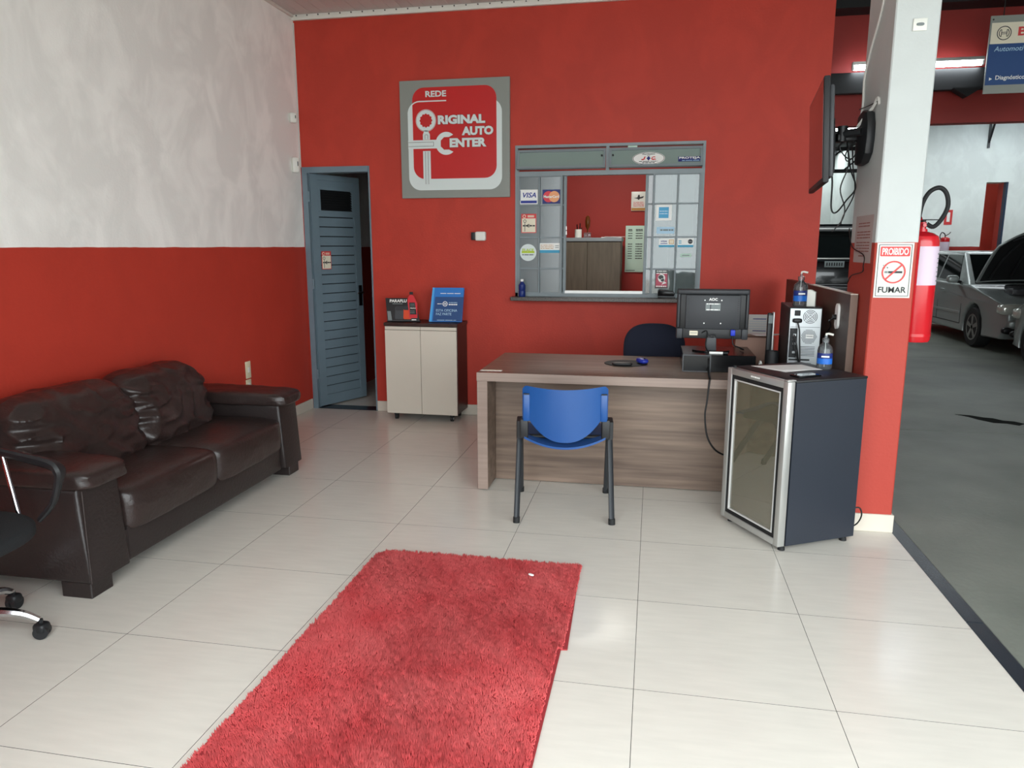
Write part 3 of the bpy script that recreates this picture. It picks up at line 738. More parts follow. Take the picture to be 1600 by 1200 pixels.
def seatf(u, t, th):
    x = u*.225; y = -.16+t*.42
    z = .455-.045*(1-u*u)*max(0, 1-t*1.4)-.02*max(0, t-.75)*4*max(0, t-.75)*4+.008*u*u
    if t < .12: z -= .0
    return Vector((x, y-.03*(1-u*u)*(1-t), z-th))
shell(24, 14, seatf, .012, 'seat', ch)

# ------------------------------------------------------------------ navy chair behind the desk
nc = thing('desk_chair', 'dark navy fabric office chair behind the desk, its rounded back showing', 'chair', (.02, 5.38, 0))
def nb(u, p):
    return p+Vector((0, -.03*(1-u.x*u.x), 0))
MB().softbox((0, .0, .76), (.44, .07, .40), 2.7, 16, nb).build('backrest', 'navy_fabric', nc)
MB().softbox((0, .32, .46), (.46, .44, .09), 4, 12).build('seat', 'navy_fabric', nc)
MB().tube([(0, .04, .75), (0, -.03, .55), (0, .1, .40), (0, .3, .40)], .016, 8, sub=4, flat=2).build('back_support', 'black_plastic', nc)
MB().cyl((0, .3, .1), (0, .3, .42), .024, n=12).build('gas_lift', 'black', nc)
for k in range(5):
    a = math.radians(20+72*k); c, s = math.cos(a), math.sin(a)
    MB().tube([(c*.02, .3+s*.02, .11), (c*.27, .3+s*.27, .07)], [.022, .014], 8).build('base_leg', 'black_plastic', nc)
    MB().cyl((c*.27-s*.018, .3+s*.27+c*.018, .027), (c*.27+s*.018, .3+s*.27-c*.018, .027), .027, n=14).build('caster', 'black_plastic', nc)

# ------------------------------------------------------------------ glass door fridge
FA = math.radians(-60.5)
fr = thing('display_fridge', 'small display fridge with glass door, silver frame and dark blue-grey body', 'fridge', (.409, 4.041, 0), rz=FA)
# local: x 0..0.483 along the door front, y 0.. depth (towards +x world), z up
W_, D_, H_ = .483, .475, .868
m = MB(); m.box(.003, .052, .028, .015, D_, H_-.012).box(W_-.015, .052, .028, W_-.003, D_, H_-.012).box(.015, D_-.012, .028, W_-.015, D_, H_-.012).box(.015, .052, .028, W_-.015, D_-.012, .045).box(.015, .052, H_-.03, W_-.015, D_-.012, H_-.012)
m.build('body', 'fridge_body', fr, False)
bx(.0, .046, H_-.012, W_, D_+.003, H_, .004, 2).build('top_panel', 'black_plastic', fr)
m = MB(); m.box(.016, .06, .046, .03, D_-.013, H_-.032).box(W_-.03, .06, .046, W_-.016, D_-.013, H_-.032).box(.03, D_-.03, .046, W_-.03, D_-.013, H_-.032).box(.03, .06, .046, W_-.03, D_-.03, .15).box(.03, .06, H_-.045, W_-.03, D_-.03, H_-.032)
m.build('inner_liner', 'fridge_liner', fr, False)
for z in (.33, .52, .69):
    m = MB()
    for k in range(12): m.cyl((.032+.038*k, .10, z), (.032+.038*k, D_-.032, z), .0022, n=6)
    for y in (.10, .27, D_-.034): m.cyl((.031, y, z-.004), (W_-.031, y, z-.004), .0035, n=6)
    m.build('wire_shelf', 'silver_light', fr)
fw = .034
m = MB(); m.box(0, 0, .03, fw, .042, H_-.004, .003).box(W_-fw, 0, .03, W_, .042, H_-.004, .003).box(fw, 0, .03, W_-fw, .042, .03+fw, .003).box(fw, 0, H_-.004-fw, W_-fw, .042, H_-.004, .003)
dr = m.build('door', 'silver_frame', fr)
g = .022
m = MB(); a0, a1, b0, b1 = fw, W_-fw, .03+fw, H_-.004-fw
m.box(a0, .006, b0, a0+g, .04, b1).box(a1-g, .006, b0, a1, .04, b1).box(a0+g, .006, b0, a1-g, .04, b0+g).box(a0+g, .006, b1-g, a1-g, .04, b1)
m.build('gasket', 'rubber', dr, False)
m = MB(); c0, c1, e0, e1 = a0+g, a1-g, b0+g, b1-g; t = .007
m.box(c0, .004, e0, c0+t, .03, e1).box(c1-t, .004, e0, c1, .03, e1).box(c0+t, .004, e0, c1-t, .03, e0+t).box(c0+t, .004, e1-t, c1-t, .03, e1)
m.build('glazing_bead', 'silver_light', dr, False)
bx(c0+t, .012, e0+t, c1-t, .016, e1-t).build('pane', 'fridge_glass', dr, False)
lines(dr, .20, .27, [H_-.021], .008, 'white', 1, gaps=1, seed=4)
MB().cyl((.02, .03, H_-.004), (.02, .03, H_+.006), .01, n=10).build('top_hinge', 'rubber', fr)
bx(W_-.03, .0, H_-.003, W_-.003, .05, H_+.004, .002).build('hinge_plate', 'silver_frame', fr)
for x, y in ((.03, .05), (W_-.03, .05), (.03, D_-.04), (W_-.03, D_-.04)):
    MB().cyl((x, y, 0), (x, y, .02), .018, .015, 12).cyl((x, y, .02), (x, y, .03), .008, n=8).build('foot', 'rubber', fr)
MB().tube([(W_-.04, D_+.004, .16), (W_-.02, D_+.04, .17), (W_-.015, D_+.055, .13), (W_-.03, D_+.045, .08), (W_-.06, D_+.02, .05), (W_-.12, D_+.01, .03)], .004, 6, sub=5).build('power_cord', 'cable_black', fr)
# ================================================================== WALL THINGS
# ------------------------------------------------------------------ shop sign
SW, SH = .958, .968
sg = thing('shop_sign', 'large square grey, white and red shop sign with wrench emblem on the back wall', 'sign', (-2.181, YB-.026, 1.916))
bx(0, 0, 0, SW, .025, SH, .002, 1).build('board', 'sign_grey', sg, False)
U_ = lambda pts: [(p[0]*SW, p[1]*SH) for p in pts]
art('white_frame', [U_(rrect(.072, .068, .93, .828, .11))], 'sign_white', sg, 1)
art('red_field', [U_(rrect(.118, .166, .882, .938, .105))], 'sign_red', sg, 2)
aq = [math.radians(180-90*k/12) for k in range(13)]
art('frame_line', [U_([(.182+.11*math.cos(q), .718+.11*math.sin(q)) for q in aq]+[(.43, .828), (.43, .8185)]+[(.182+.1*math.cos(q), .718+.1*math.sin(q)) for q in aq[::-1]])], 'sign_white', sg, 3)
ring = [(.241+.056*(1+.07*math.cos(12*a))*math.cos(a), .662+.056*(1+.07*math.cos(12*a))*math.sin(a)) for a in [2*PI*k/96 for k in range(96)]]
art('ring_wrench', [U_(disc(.241, .662, .088, 48)), U_(ring)], 'sign_white', sg, 4)
art('ring_outline', [U_(disc(.241, .662, .094, 48)), U_(disc(.241, .662, .091, 48))], 'sign_white', sg, 4)
art('wrench_shaft', [U_([(.225, .58), (.257, .58), (.275, .545), (.275, .50), (.21, .50), (.21, .545)])], 'sign_white', sg, 4)
art('wrench_shaft', [U_(rect(.208, .12, .278, .405))], 'sign_white', sg, 4)
art('cross_shaft', [U_(rect(.072, .425, .345, .498))], 'sign_white', sg, 5)
cw = [(.425+.097*math.cos(a), .465+.097*math.sin(a)) for a in [math.radians(48+264*k/40) for k in range(41)]]
cw += [(.45, .412), (.405, .412), (.375, .44), (.375, .49), (.405, .518), (.45, .518)]
art('open_wrench', [U_(cw)], 'sign_white', sg, 6)
art('grooves', [U_(rect(.228, .12, .231, .40)), U_(rect(.255, .12, .258, .40)), U_(rect(.243, .12, .2435, .40)), U_(rect(.228, .505, .231, .54)), U_(rect(.255, .505, .258, .54)), U_(rect(.231, .54, .255, .543))], 'sign_line', sg, 6)
art('grooves', [U_(rect(.075, .478, .31, .481)), U_(rect(.075, .444, .31, .447)), U_(rect(.307, .447, .31, .478))], 'sign_line', sg, 6)
def outline_text(s, u, v, h, w):
    text(s, u*SW, v*SH, h*SH*1.05, 'sign_line', sg, w=w*SW*1.012, bold=.07, layer=7)
    text(s, u*SW, v*SH, h*SH, 'sign_white', sg, w=w*SW, bold=.055, layer=8)
text('REDE', .337*SW, .882*SH, .050*SH, 'sign_white', sg, w=.19*SW, bold=.03, layer=7)
outline_text('RIGINAL', .567, .663, .076, .43); outline_text('AUTO', .712, .565, .074, .285); outline_text('ENTER', .625, .468, .076, .335)

# ------------------------------------------------------------------ stickers on window and door
def sticker(x0, z0, x1, z1, label, m='white', y=F-.004, name='sticker', shape=None, loc=None, rz=0, par=None):
    w, h = x1-x0, z1-z0
    t = thing(name, label, 'sticker', loc or (x0, y, z0), rz, group='stickers on glass and door')
    del t['group']
    art('card', [shape(w, h) if shape else rect(0, 0, w, h)], m, t, 0)
    return t, w, h
GY = F+.0145; AY = F+.012
t, w, h = sticker(-1.147, 1.856, -.988, 1.976, 'white and blue card payment sticker in the upper left window pane', y=GY)
art('stripe', [rect(.012, .008, w-.008, .03)], 'visa_blue', t, 1); art('stripe', [rect(.005, .03, .010, h-.006)], 'visa_blue', t, 1)
text('VISA', w*.55, .075, .042, 'visa_blue', t, w=.115, bold=.02, shear=.25)
t, w, h = sticker(-.948, 1.858, -.797, 1.974, 'navy card payment sticker with overlapping red and orange discs', 'navy', y=GY)
art('disc', [disc(.052, h/2, .046)], 'mc_red', t, 1); art('disc', [disc(.100, h/2, .046)], 'mc_orange', t, 2)
text('MasterCard', w/2, h/2, .022, 'white', t, w=.13, bold=.03, layer=4)
def brand_sticker(loc, w, h, label, rz=0):
    t = thing('sticker', label, 'sticker', loc, rz)
    art('card', [rect(0, 0, w, h)], 'sticker_red', t, 0)
    art('field', [rect(.006, .006, w-.006, h*.76)], 'cream', t, 1)
    art('disc', [disc(w*.2, h*.87, h*.09, 20)], 'cream', t, 1); art('disc', [disc(w*.2, h*.87, h*.06, 20)], 'sticker_red', t, 2)
    lines(t, w*.42, w*.85, [h*.9, h*.84], .006, 'cream', 1)
    art('ring_wrench', [disc(w*.24, h*.62, h*.085, 20), disc(w*.24, h*.62, h*.06, 20)], 'print_dark', t, 2)
    art('shaft', [rect(w*.22, h*.08, w*.26, h*.52)], 'print_dark', t, 2)
    art('open_wrench', [[(w*.5+h*.09*math.cos(a), h*.38+h*.09*math.sin(a)) for a in [math.radians(50+260*k/20) for k in range(21)]]+[(w*.5+h*.06*math.cos(a), h*.38+h*.06*math.sin(a)) for a in [math.radians(310-260*k/20) for k in range(21)]]], 'print_dark', t, 2)
    lines(t, w*.1, w*.92, [h*.38], .011, 'print_dark', 3, gaps=1, seed=3); return t
brand_sticker((-1.13, GY, 1.616), .13, .16, 'red and cream wrench sticker in the left window, below the white and blue sticker')
o = brand_sticker((0, 0, 0), .115, .165, 'red and cream wrench sticker on the grey louvred door')
ca, sa = math.cos(math.radians(67)), math.sin(math.radians(67))
o.location = (DX0+.06+.088*ca, YB+.022+.088*sa-.0, 1.295); o.rotation_euler = (0, 0, math.radians(67)); o.location.x += .006*sa; o.location.y -= .006*ca
t, w, h = sticker(-1.142, 1.378, -.998, 1.524, 'round pale sticker with lime green band in the left window', 'sign_white', y=GY, shape=lambda w, h: disc(w/2, h/2, w/2))
art('band', [rect(.016, .068, w-.016, .085)], 'lime', t, 1); text('ELACE', w/2, .094, .024, 'lime', t, w=.10, bold=.03, layer=2)
lines(t, .02, w-.02, [.054], .007, 'print_dark', 2, gaps=1)
t, w, h = sticker(-.972, 1.448, -.797, 1.53, 'small white sticker with cyan bottom stripe in the left window', 'white', y=GY)
art('stripe', [rect(0, 0, w, .024)], 'cyan', t, 1); lines(t, .01, w*.7, [.065, .05, .037], .005, 'gold', 1, gaps=1); lines(t, w*.78, w-.008, [.06, .045], .006, 'print_grey', 1)
aw = lambda: None
t = thing('sticker', 'white oval security company sticker on the upper right awning pane', 'sticker', (-.073, F-.0405, 2.203), 0, rx=math.radians(-18))
art('card', [disc(0, 0, .130, 40, .056)], 'white', t, 0); art('rim', [disc(0, 0, .126, 40, .053), disc(0, 0, .122, 40, .050)], 'print_dark', t, 1)
text('PROTEGIDO', 0, .036, .012, 'print_dark', t, w=.10, bold=.02); text('POR', 0, .022, .008, 'print_dark', t, w=.022)
text('J', -.038, .0, .03, 'sticker_red', t, w=.03, bold=.04, shear=.2); text('C', .038, .0, .03, 'sticker_red', t, w=.032, bold=.04, shear=.2)
art('diamond', [[(-.016, 0), (0, -.02), (.016, 0), (0, .02)]], 'navy', t, 2)
lines(t, -.075, .075, [-.026], .005, 'print_dark', 2, gaps=1); lines(t, -.05, .05, [-.038], .006, 'print_dark', 2, gaps=1, seed=3)
art('wing', [[(-.06, -.014), (-.02, -.006), (-.055, -.004)], [(.06, -.014), (.02, -.006), (.055, -.004)]], 'sticker_red', t, 2)
t = thing('sticker', 'navy blue lettered sticker at the right end of the upper awning pane', 'sticker', (.252, F-.0385, 2.195), 0, rx=math.radians(-18))
art('card', [rect(-.09, -.024, .092, .018)], 'navy', t, 0); text('PROTEJA', 0, .004, .022, 'white', t, w=.165, bold=.03); lines(t, -.06, .085, [-.016], .005, 'print_pale', 2, gaps=1)
t, w, h = sticker(-.0, 1.712, .128, 1.84, 'light blue square card sticker with white border in the right window', 'white', y=GY)
art('field', [rect(.024, .02, w-.024, h-.02)], 'amex_blue', t, 1); lines(t, .03, w-.03, [.055, .075], .008, 'print_pale', 2, gaps=1)
t, w, h = sticker(.01, 1.605, .155, 1.66, 'faint pale printed sticker below the light blue square in the right window', 'print_pale', y=GY)
lines(t, .03, w-.01, [.03], .013, 'print_grey', 1, gaps=1, seed=8)
t, w, h = sticker(.033, 1.495, .160, 1.565, 'white and cyan payment sticker in the right window, left of the black disc one', 'white', y=GY)
art('stripe', [rect(0, 0, w, .018)], 'cyan', t, 1); text('VISA', .04, .048, .014, 'visa_blue', t, w=.05, shear=.2, bold=.02); lines(t, .012, .07, [.03], .005, 'visa_blue', 1); art('chip', [rect(.082, .026, .122, .062)], 'gold', t, 1); art('chip', [rect(.086, .030, .118, .058)], 'cream', t, 2)
t, w, h = sticker(.186, 1.495, .312, 1.568, 'white and cyan payment sticker with a black disc in the right window', 'white', y=GY)
art('stripe', [rect(0, 0, w, .018)], 'cyan', t, 1); art('disc', [disc(w-.025, .046, .019)], 'print_dark', t, 1); lines(t, .006, .03, [.05, .034], .007, 'cyan', 1); lines(t, w-.042, w-.01, [.046], .006, 'print_grey', 2)
t, w, h = sticker(.21, 1.415, .30, 1.442, 'tiny pale green label low in the right window', 'pale_green', y=GY); lines(t, .015, .075, [.013], .007, 'print_grey', 1)
t, w, h = sticker(.012, 1.155, .118, 1.31, 'pink and black portrait flyer in the lower right window pane', 'flyer_black', y=GY, name='flyer')
art('field', [rect(.006, .01, w-.006, h-.03)], 'pink', t, 1); art('figure', [disc(w*.5, h*.55, .03, 20, .035)], 'white', t, 2); art('figure', [disc(w*.45, h*.6, .022, 16, .018), disc(w*.58, h*.45, .014, 16)], 'flyer_black', t, 3)
lines(t, .01, w-.01, [h-.012, h-.03], .008, 'white', 3, gaps=1); lines(t, .01, w-.012, [.017], .01, 'white', 3, gaps=1, seed=4); art('shape', [[(w*.5, .03), (w*.9, .045), (w*.7, .06)]], 'white', t, 3)
t = thing('label_tag', 'small white tag tucked on the top window bar above the oval sticker', 'tag', (-.205, F-.010, 2.292)); bx(-.038, -.004, -.012, .038, 0, .018, .002, 1).build('card', 'pale_green', t, False)
# ledge items
t = thing('blue_bottle', 'small blue plastic bottle at the left end of the granite window sill', 'bottle', (-1.105, 6.24, WZ0))
MB().lathe([(.026, 0), (.030, .006), (.030, .05), (.027, .055), (.030, .06), (.030, .10), (.012, .125), (.012, .13)], n=20).build('bottle_body', 'gel_dark_label', t)
MB().lathe([(.014, .13), (.014, .148), (.012, .15)], n=16).build('bottle_cap', 'white', t)
t = thing('black_stapler', 'black stapler lying on the granite window sill below the pink flyer', 'stapler', (.11, 6.245, WZ0), rz=-.08)
MB().prism([(-.07, 0), (.07, 0), (.07, .012), (-.07, .012)], 'y', -.02, .02, .003).build('stapler_base', 'black', t)
MB().prism([(-.072, .02), (.06, .02), (.068, .04), (.05, .062), (-.06, .068), (-.072, .06)], 'y', -.018, .018, .006).build('stapler_arm', 'black_gloss', t)
bx(-.07, -.013, .012, .05, .013, .021).build('magazine', 'grey_plastic', t, False)
# alarm sensors and cable in the left corner
for z, lb, hh in ((2.555, 'upper white alarm sensor in the corner above the door', .085), (2.14, 'lower white alarm sensor in the corner right above the door frame', .13)):
    t = thing('alarm_sensor', lb, 'sensor', (XL+.006, 6.20, z), rz=math.radians(50))
    MB().softbox((.0, -.025, hh/2), (.06, .05, hh), 6, 8).build('housing', 'offwhite_plastic', t)
    bx(-.02, -.002, hh*.2, .02, .018, hh*.8, .003).build('bracket', 'grey_plastic', t)
    bx(.010, -.0528, hh*.42, .018, -.048, hh*.72, .001).build('lens', 'grey_plastic', t)
tag(MB().tube([(XL+.006, YB-.006, 2.2), (XL+.007, YB-.006, 2.7), (XL+.006, YB-.006, 3.40)], .0045, 6).build('sensor_cable', 'cable_white'), 'thin white cable running up the corner past the alarm sensors', 'cable')
t = thing('wall_sensor', 'white and black wall sensor right of the shop sign, above the blue folder', 'sensor', (-1.50, YB, 1.59))
MB().softbox((.02, -.028, 0), (.092, .05, .078), 7, 8).build('housing', 'offwhite_plastic', t); bx(-.064, -.04, -.032, -.028, -.002, .034, .004).build('bracket', 'black_plastic', t)
# switch plates on left wall
for y0, z0, z1, lb in ((5.206, .476, .612, 'taller beige switch plate on the left wall behind the sofa arm'), (5.20, .395, .468, 'lower beige outlet plate on the left wall, under the taller plate')):
    t = thing('wall_plate', lb, 'outlet', (XL, y0, z0)); bx(0, 0, 0, .009, .072, z1-z0, .004).build('plate', 'beige_plastic', t); bx(.009, .022, (z1-z0)*.35, .013, .05, (z1-z0)*.65, .002).build('rocker', 'offwhite_plastic', t)
# ------------------------------------------------------------------ office seen through the window
t = thing('office_cabinet', 'tall grey-brown cabinet in the office behind the window', 'cabinet', (-.76, 8.5, 0))
m = MB(); m.box(-.40, .02, 0, .385, .45, 1.56); m.build('carcass', 'office_wood', t, False)
bx(-.41, -.01, 1.56, .395, .46, 1.60, .003, 1).build('cabinet_top', 'frame_paint', t, False)
for a, b in ((-.398, .006), (.010, .383)): bx(a, 0, .02, b, .018, 1.552, .002, 1).build('door', 'office_wood', t, False)
t = thing('mug', 'white mug with dark contents on the office cabinet', 'mug', (-.868, 8.60, 1.60), rz=2.2)
MB().lathe([(.036, 0), (.04, .004), (.04, .095), (.036, .095), (.034, .012)], n=20).build('mug_body', 'ceramic_white', t)
MB().tube([(.038, 0, .08), (.066, 0, .07), (.066, 0, .03), (.038, 0, .02)], .006, 8, sub=4).build('mug_handle', 'ceramic_white', t)
t2 = thing('pen_bunch', 'dark pens and tools standing in the white office mug', 'pens', (-.862, 8.62, 1.615))
for k in range(5): MB().cyl((.012*math.cos(k*1.3), .012*math.sin(k*1.3), 0), (.03*math.cos(k*1.3), .03*math.sin(k*1.3), .10+.012*k), .006, n=6).build('pen', 'black', t2)
t = thing('trophy', 'slim dark amber trophy on a clear base beside the mug on the office cabinet', 'trophy', (-.765, 8.64, 1.60))
bx(-.04, -.025, 0, .04, .025, .06, .003).build('trophy_base', 'clear_plastic', t); MB().lathe([(.008, .06), (.007, .09), (.026, .13), (.030, .19), (.022, .235), (.004, .25)], n=16).build('trophy_figure', 'amber', t)
t = thing('paper_stack', 'loose papers on top of the office cabinet', 'papers', (-.47, 8.62, 1.60)); bx(-.13, -.08, 0, .1, .10, .008).build('sheet', 'paper', t, False); bx(-.10, -.09, .0085, .13, .08, .012, T=Matrix.Rotation(.1, 4, 'Z')).build('sheet', 'paper', t, False)
t = thing('wall_plaque', 'cream plaque with dark eagle print high on the office wall', 'plaque', (-.290, 9.03, 1.915))
bx(0, 0, 0, .172, .015, .222, .004).build('board', 'ceramic_white', t); art('gold_band', [rect(.004, .004, .168, .035)], 'gold', t, 1)
art('eagle', [[(.03, .15), (.07, .155), (.08, .185), (.095, .185), (.1, .158), (.145, .17), (.135, .148), (.1, .14), (.085, .125), (.07, .14)]], 'print_dark', t, 1); lines(t, .025, .15, [.10, .085, .07, .055], .006, 'sticker_red', 1, gaps=1)
t = thing('price_list', 'pale green printed notice hanging low on the office wall', 'notice', (-.346, 9.03, 1.20))
bx(0, 0, 0, .262, .008, .545, .002).build('board', 'pale_green', t)
lines(t, .03, .08, [.50, .485]+[.455-.028*k for k in range(3)]+[.33-.028*k for k in range(7)], .010, 'print_dark', 1, gaps=1)
lines(t, .12, .20, [.50, .485]+[.455-.028*k for k in range(3)]+[.33-.028*k for k in range(7)], .010, 'print_dark', 1, gaps=1, seed=5); lines(t, .01, .12, [.02], .006, 'print_dark', 1)
t = thing('added_blind', 'white slatted blind glimpsed through the right window panes', 'blind', (.15, 9.02, .9))  # unseen white slats added behind the right panes
sl = MB().prism([(0, 0), (.02, .07), (.023, .07), (.003, 0)], 'x', 0, .85).mesh('slat', 'sign_white', False)
for k in range(16): link('slat', sl, t, (0, 0, .085*k))
bx(0, -.01, 1.37, .85, .03, 1.41).build('head_rail', 'white', t, False)
t = thing('fill_lamp', 'slim ceiling lamp in the office behind the window', 'lamp', (-.5, 7.6, 2.94)); bx(-.3, -.06, 0, .3, .06, .05, .01).build('lamp_body', 'white', t); area('office_fill', (-.5, 7.6, 2.92), (0, 0, 0), .6, .12, 14, (1, .97, .9)).parent = None  # unseen lamp added to brighten the office

# ================================================================== DESK THINGS
DZ_ = .748
t = thing('mouse_pad', 'black rounded mouse pad on the desk', 'mouse pad', (-.16, 4.80, DZ_))
MB().prism([(.0+.14*math.cos(a), .14*math.sin(a)*(1 if math.sin(a) > 0 else .9)) for a in [2*PI*k/40 for k in range(40)]], 'z', 0, .004, .001, 1).build('pad', 'rubber', t); MB().softbox((-.02, -.105, .0142), (.13, .05, .02), 3, 6).build('wrist_rest', 'black', t)
t = thing('computer_mouse', 'blue computer mouse on the right edge of the black pad', 'mouse', (-.055, 4.80, DZ_+.004), rz=.5)
MB().softbox((0, 0, .0185), (.062, .105, .036), 2.6, 8).build('mouse_body', 'mouse_blue', t); MB().cyl((-.004, -.03, .033), (.004, -.03, .033), .007, n=10).build('scroll_wheel', 'black', t)
t = thing('paper_slip', 'narrow white paper slip on the left end of the desk', 'paper', (-.985, 4.38, DZ_), rz=.03); bx(-.05, -.022, 0, .085, .012, .0012).build('sheet', 'paper', t, False); bx(-.04, -.016, .0013, .078, .016, .0022).build('sheet', 'cream', t, False)
t = thing('equipment_box', 'glossy black low box carrying the computer monitor', 'box', (.405, 4.56, DZ_))
m = MB(); m.box(-.215, 0, 0, .215, .42, .105, .003, 1); m.build('casing', 'black_gloss', t)
m = MB(); m.box(-.215, -.004, .0, -.208, 0, .105).box(-.053, -.004, 0, -.046, 0, .105).box(-.208, -.004, .098, -.053, 0, .105).box(-.208, -.004, 0, -.053, 0, .006); m.build('front_trim', 'grey_plastic', t, False)
bx(-.207, -.002, .007, -.054, 0, .097).build('front_glass', 'black_gloss', t, False)
BT = DZ_+.105
mo = thing('computer_monitor', 'black computer monitor seen from behind on the desk', 'monitor', (.368, 4.74, BT), rz=-.02)
MB().prism([(.115*math.cos(a), .08*math.sin(a)) for a in [2*PI*k/36 for k in range(36)]], 'z', 0, .010, .002, 1).build('stand_base', 'black_gloss', mo)
MB().prism([(-.032, .008), (.032, .008), (.028, .115), (-.028, .115)], 'y', -.022, -.006, .003).build('stand_neck', 'grey_plastic', mo)
zb = .078; zt = .388
bx(-.219, -.0, zb, .219, .022, zt, .006).build('front_bezel', 'black_plastic', mo)
bx(-.209, .0215, zb+.012, .209, .0225, zt-.012).build('screen', 'tv_screen', mo, False)
MB().prism([(-.196, zb+.06), (.196, zb+.06), (.196, zt-.035), (-.196, zt-.035)], 'y', -.012, .001, .004).build('back_recess', 'black', mo)
bx(-.214, -.022, zt-.032, .214, 0, zt-.004, .008).build('top_ridge', 'monitor_plastic', mo)
for s in (-1, 1):
    bx(min(s*.214, s*.199), -.02, zb+.07, max(s*.214, s*.199), 0, zt-.03, .005).build('side_ridge', 'monitor_plastic', mo)
    bx(min(s*.216, s*.178), -.026, zb, max(s*.216, s*.178), 0, zb+.066, .006).build('speaker_cover', 'monitor_plastic', mo)
MB().box(-.165, -.030, zb+.062, .165, -.01, zt-.036, .006).build('back_panel', 'monitor_plastic', mo)
bx(-.178, -.022, zb+.003, .178, 0, zb+.066, .005).build('lower_panel', 'black_plastic', mo)
v = MB()
for k in range(14):
    for s in (-1, 1): v.box(s*.15-.005, -.0312, zb+.085+k*.0125, s*.15+.005, -.0298, zb+.090+k*.0125)
stuff(v.build('vent_slots', 'black', mo, False))
Tm = -.0318
def mtext(*a, **k):
    o = text(*a, **k); o.location.y = -.0308; return o
mtext('AOC', .0, zt-.062, .017, 'white', mo, w=.052, bold=.03, layer=0)
o = art('rating_label', [rect(-.045, zt-.132, -.018, zt-.086), rect(-.012, zt-.132, .045, zt-.086)], 'print_grey', mo, 0); o.location.y = -.0308
o = lines(mo, -.04, .04, [zt-.090, zt-.126], .006, 'white', 1, gaps=1); o.location.y = -.0308
o = art('sticker', [rect(-.135, zb+.022, -.085, zb+.050)], 'cream', mo, 0); o.location.y = -.0228
o = lines(mo, -.130, -.09, [zb+.037], .004, 'print_grey', 1); o.location.y = -.0228
for x, z in ((-.05, zt-.068), (.05, zt-.068), (-.05, zb+.10), (.05, zb+.10)): MB().cyl((x, -.032, z), (x, -.028, z), .004, n=8).build('mount_screw', 'silver_light', mo)
for x, z in ((-.016, .092), (0, .096), (.016, .092)): MB().cyl((x, -.0235, z), (x, -.02, z), .005, n=10).build('neck_screw', 'black', mo)
bx(.112, -.045, zb+.025, .140, -.020, zb+.062, .004).build('vga_plug', 'vga_blue', mo)
MB().tube([(.126, -.034, zb+.025), (.13, -.045, .05), (.17, -.03, .03), (.20, .02, .012), (.185, .08, .008)], .004, 6, sub=5).build('vga_cable', 'cable_black', mo)
MB().tube([(-.06, -.03, zb+.04), (-.03, -.045, zb+.05), (-.035, -.04, .04), (-.02, -.10, .008), (-.02, -.178, .004)], .0035, 6, sub=5).build('power_lead', 'cable_black', mo)
tag(MB().tube([(.345, 4.552, BT-.02), (.345, 4.552, DZ_+.03), (.342, 4.46, DZ_+.007), (.335, 4.29, DZ_+.006), (.333, 4.275, DZ_-.02), (.325, 4.272, .62), (.318, 4.272, .54), (.335, 4.275, .42), (.38, 4.285, .34), (.44, 4.31, .30), (.50, 4.33, .29)], .0055, 8, sub=5).build('hanging_cable', 'cable_black'), 'black cable hanging down the desk front beside the fridge', 'cable')
t = thing('memory_stick', 'white and black marker lying at the monitor foot', 'pen', (.40, 4.60, BT+.008)); MB().cyl((-.05, 0, 0), (.03, 0, 0), .008, n=12).build('barrel', 'white', t); MB().cyl((.03, 0, 0), (.06, 0, 0), .0085, n=12).build('cap', 'black', t)
t.name = 'marker_pen'
# navy framed card on the wall behind
t = thing('desk_calendar', 'white card calendar with navy lower edge right of the monitor', 'calendar', (.78, 6.30, .775), rx=-.03)
bx(0, 0, 0, .15, .004, .176).build('card', 'white', t, False); art('edge', [rect(0, 0, .15, .012)], 'navy', t, 1); lines(t, .035, .14, [.14, .042], .006, 'visa_blue', 1); lines(t, .005, .145, [.12, .10, .08, .06], .002, 'print_pale', 1)
# carton with folded paper
t = thing('cardboard_box', 'open brown cardboard box on the desk behind the fridge', 'box', (.655, 5.0, DZ_), rz=-.05)
m = MB(); m.box(-.11, 0, 0, .13, .004, .165).box(-.11, .004, 0, -.106, .2, .165).box(.126, .004, 0, .13, .2, .165).box(-.106, .196, 0, .126, .2, .165).box(-.106, .004, 0, .126, .196, .004)
m.build('carton', 'cardboard', t, False); MB().prism([(0, .165), (-.06, .185), (-.06, .187), (0, .167)], 'x', -.10, .12).build('flap', 'cardboard', t, False)
t = thing('folded_paper', 'folded white sheet lying over the cardboard box', 'paper', (.70, 4.95, DZ_+.17)); MB().prism([(-.08, .09), (-.04, -.03), (.07, -.03), (.13, .07)], 'z', .018, .021).build('sheet', 'paper', t, False)
t.location.z += 0
t = thing('pen_holder', 'black cylindrical pen holder left of the computer tower', 'holder', (.735, 4.72, DZ_))
MB().lathe([(.038, 0), (.041, .004), (.041, .118), (.037, .118), (.036, .01)], n=24).build('cup', 'black_plastic', t)
t = thing('card_reader', 'upright black handset with silver edge standing behind the pen holder', 'handset', (.73, 4.80, DZ_), rz=.1)
bx(-.02, 0, .0, .012, .03, .345, .008).build('handset_body', 'black_plastic', t); bx(.0125, -.002, .0, .02, .032, .35, .002).build('silver_edge', 'silver_light', t); bx(-.017, -.003, .28, .01, 0, .33, .001).build('band', 'print_grey', t, False)
t = thing('folded_card', 'tiny white folded card standing on the desk behind the fridge', 'card', (.655, 4.62, DZ_), rz=.2)
MB().prism([(-.022, 0), (-.019, 0), (0, .062), (.019, 0), (.022, 0), (.001, .07), (-.001, .07)], 'y', -.012, .012).build('card', 'white', t, False)
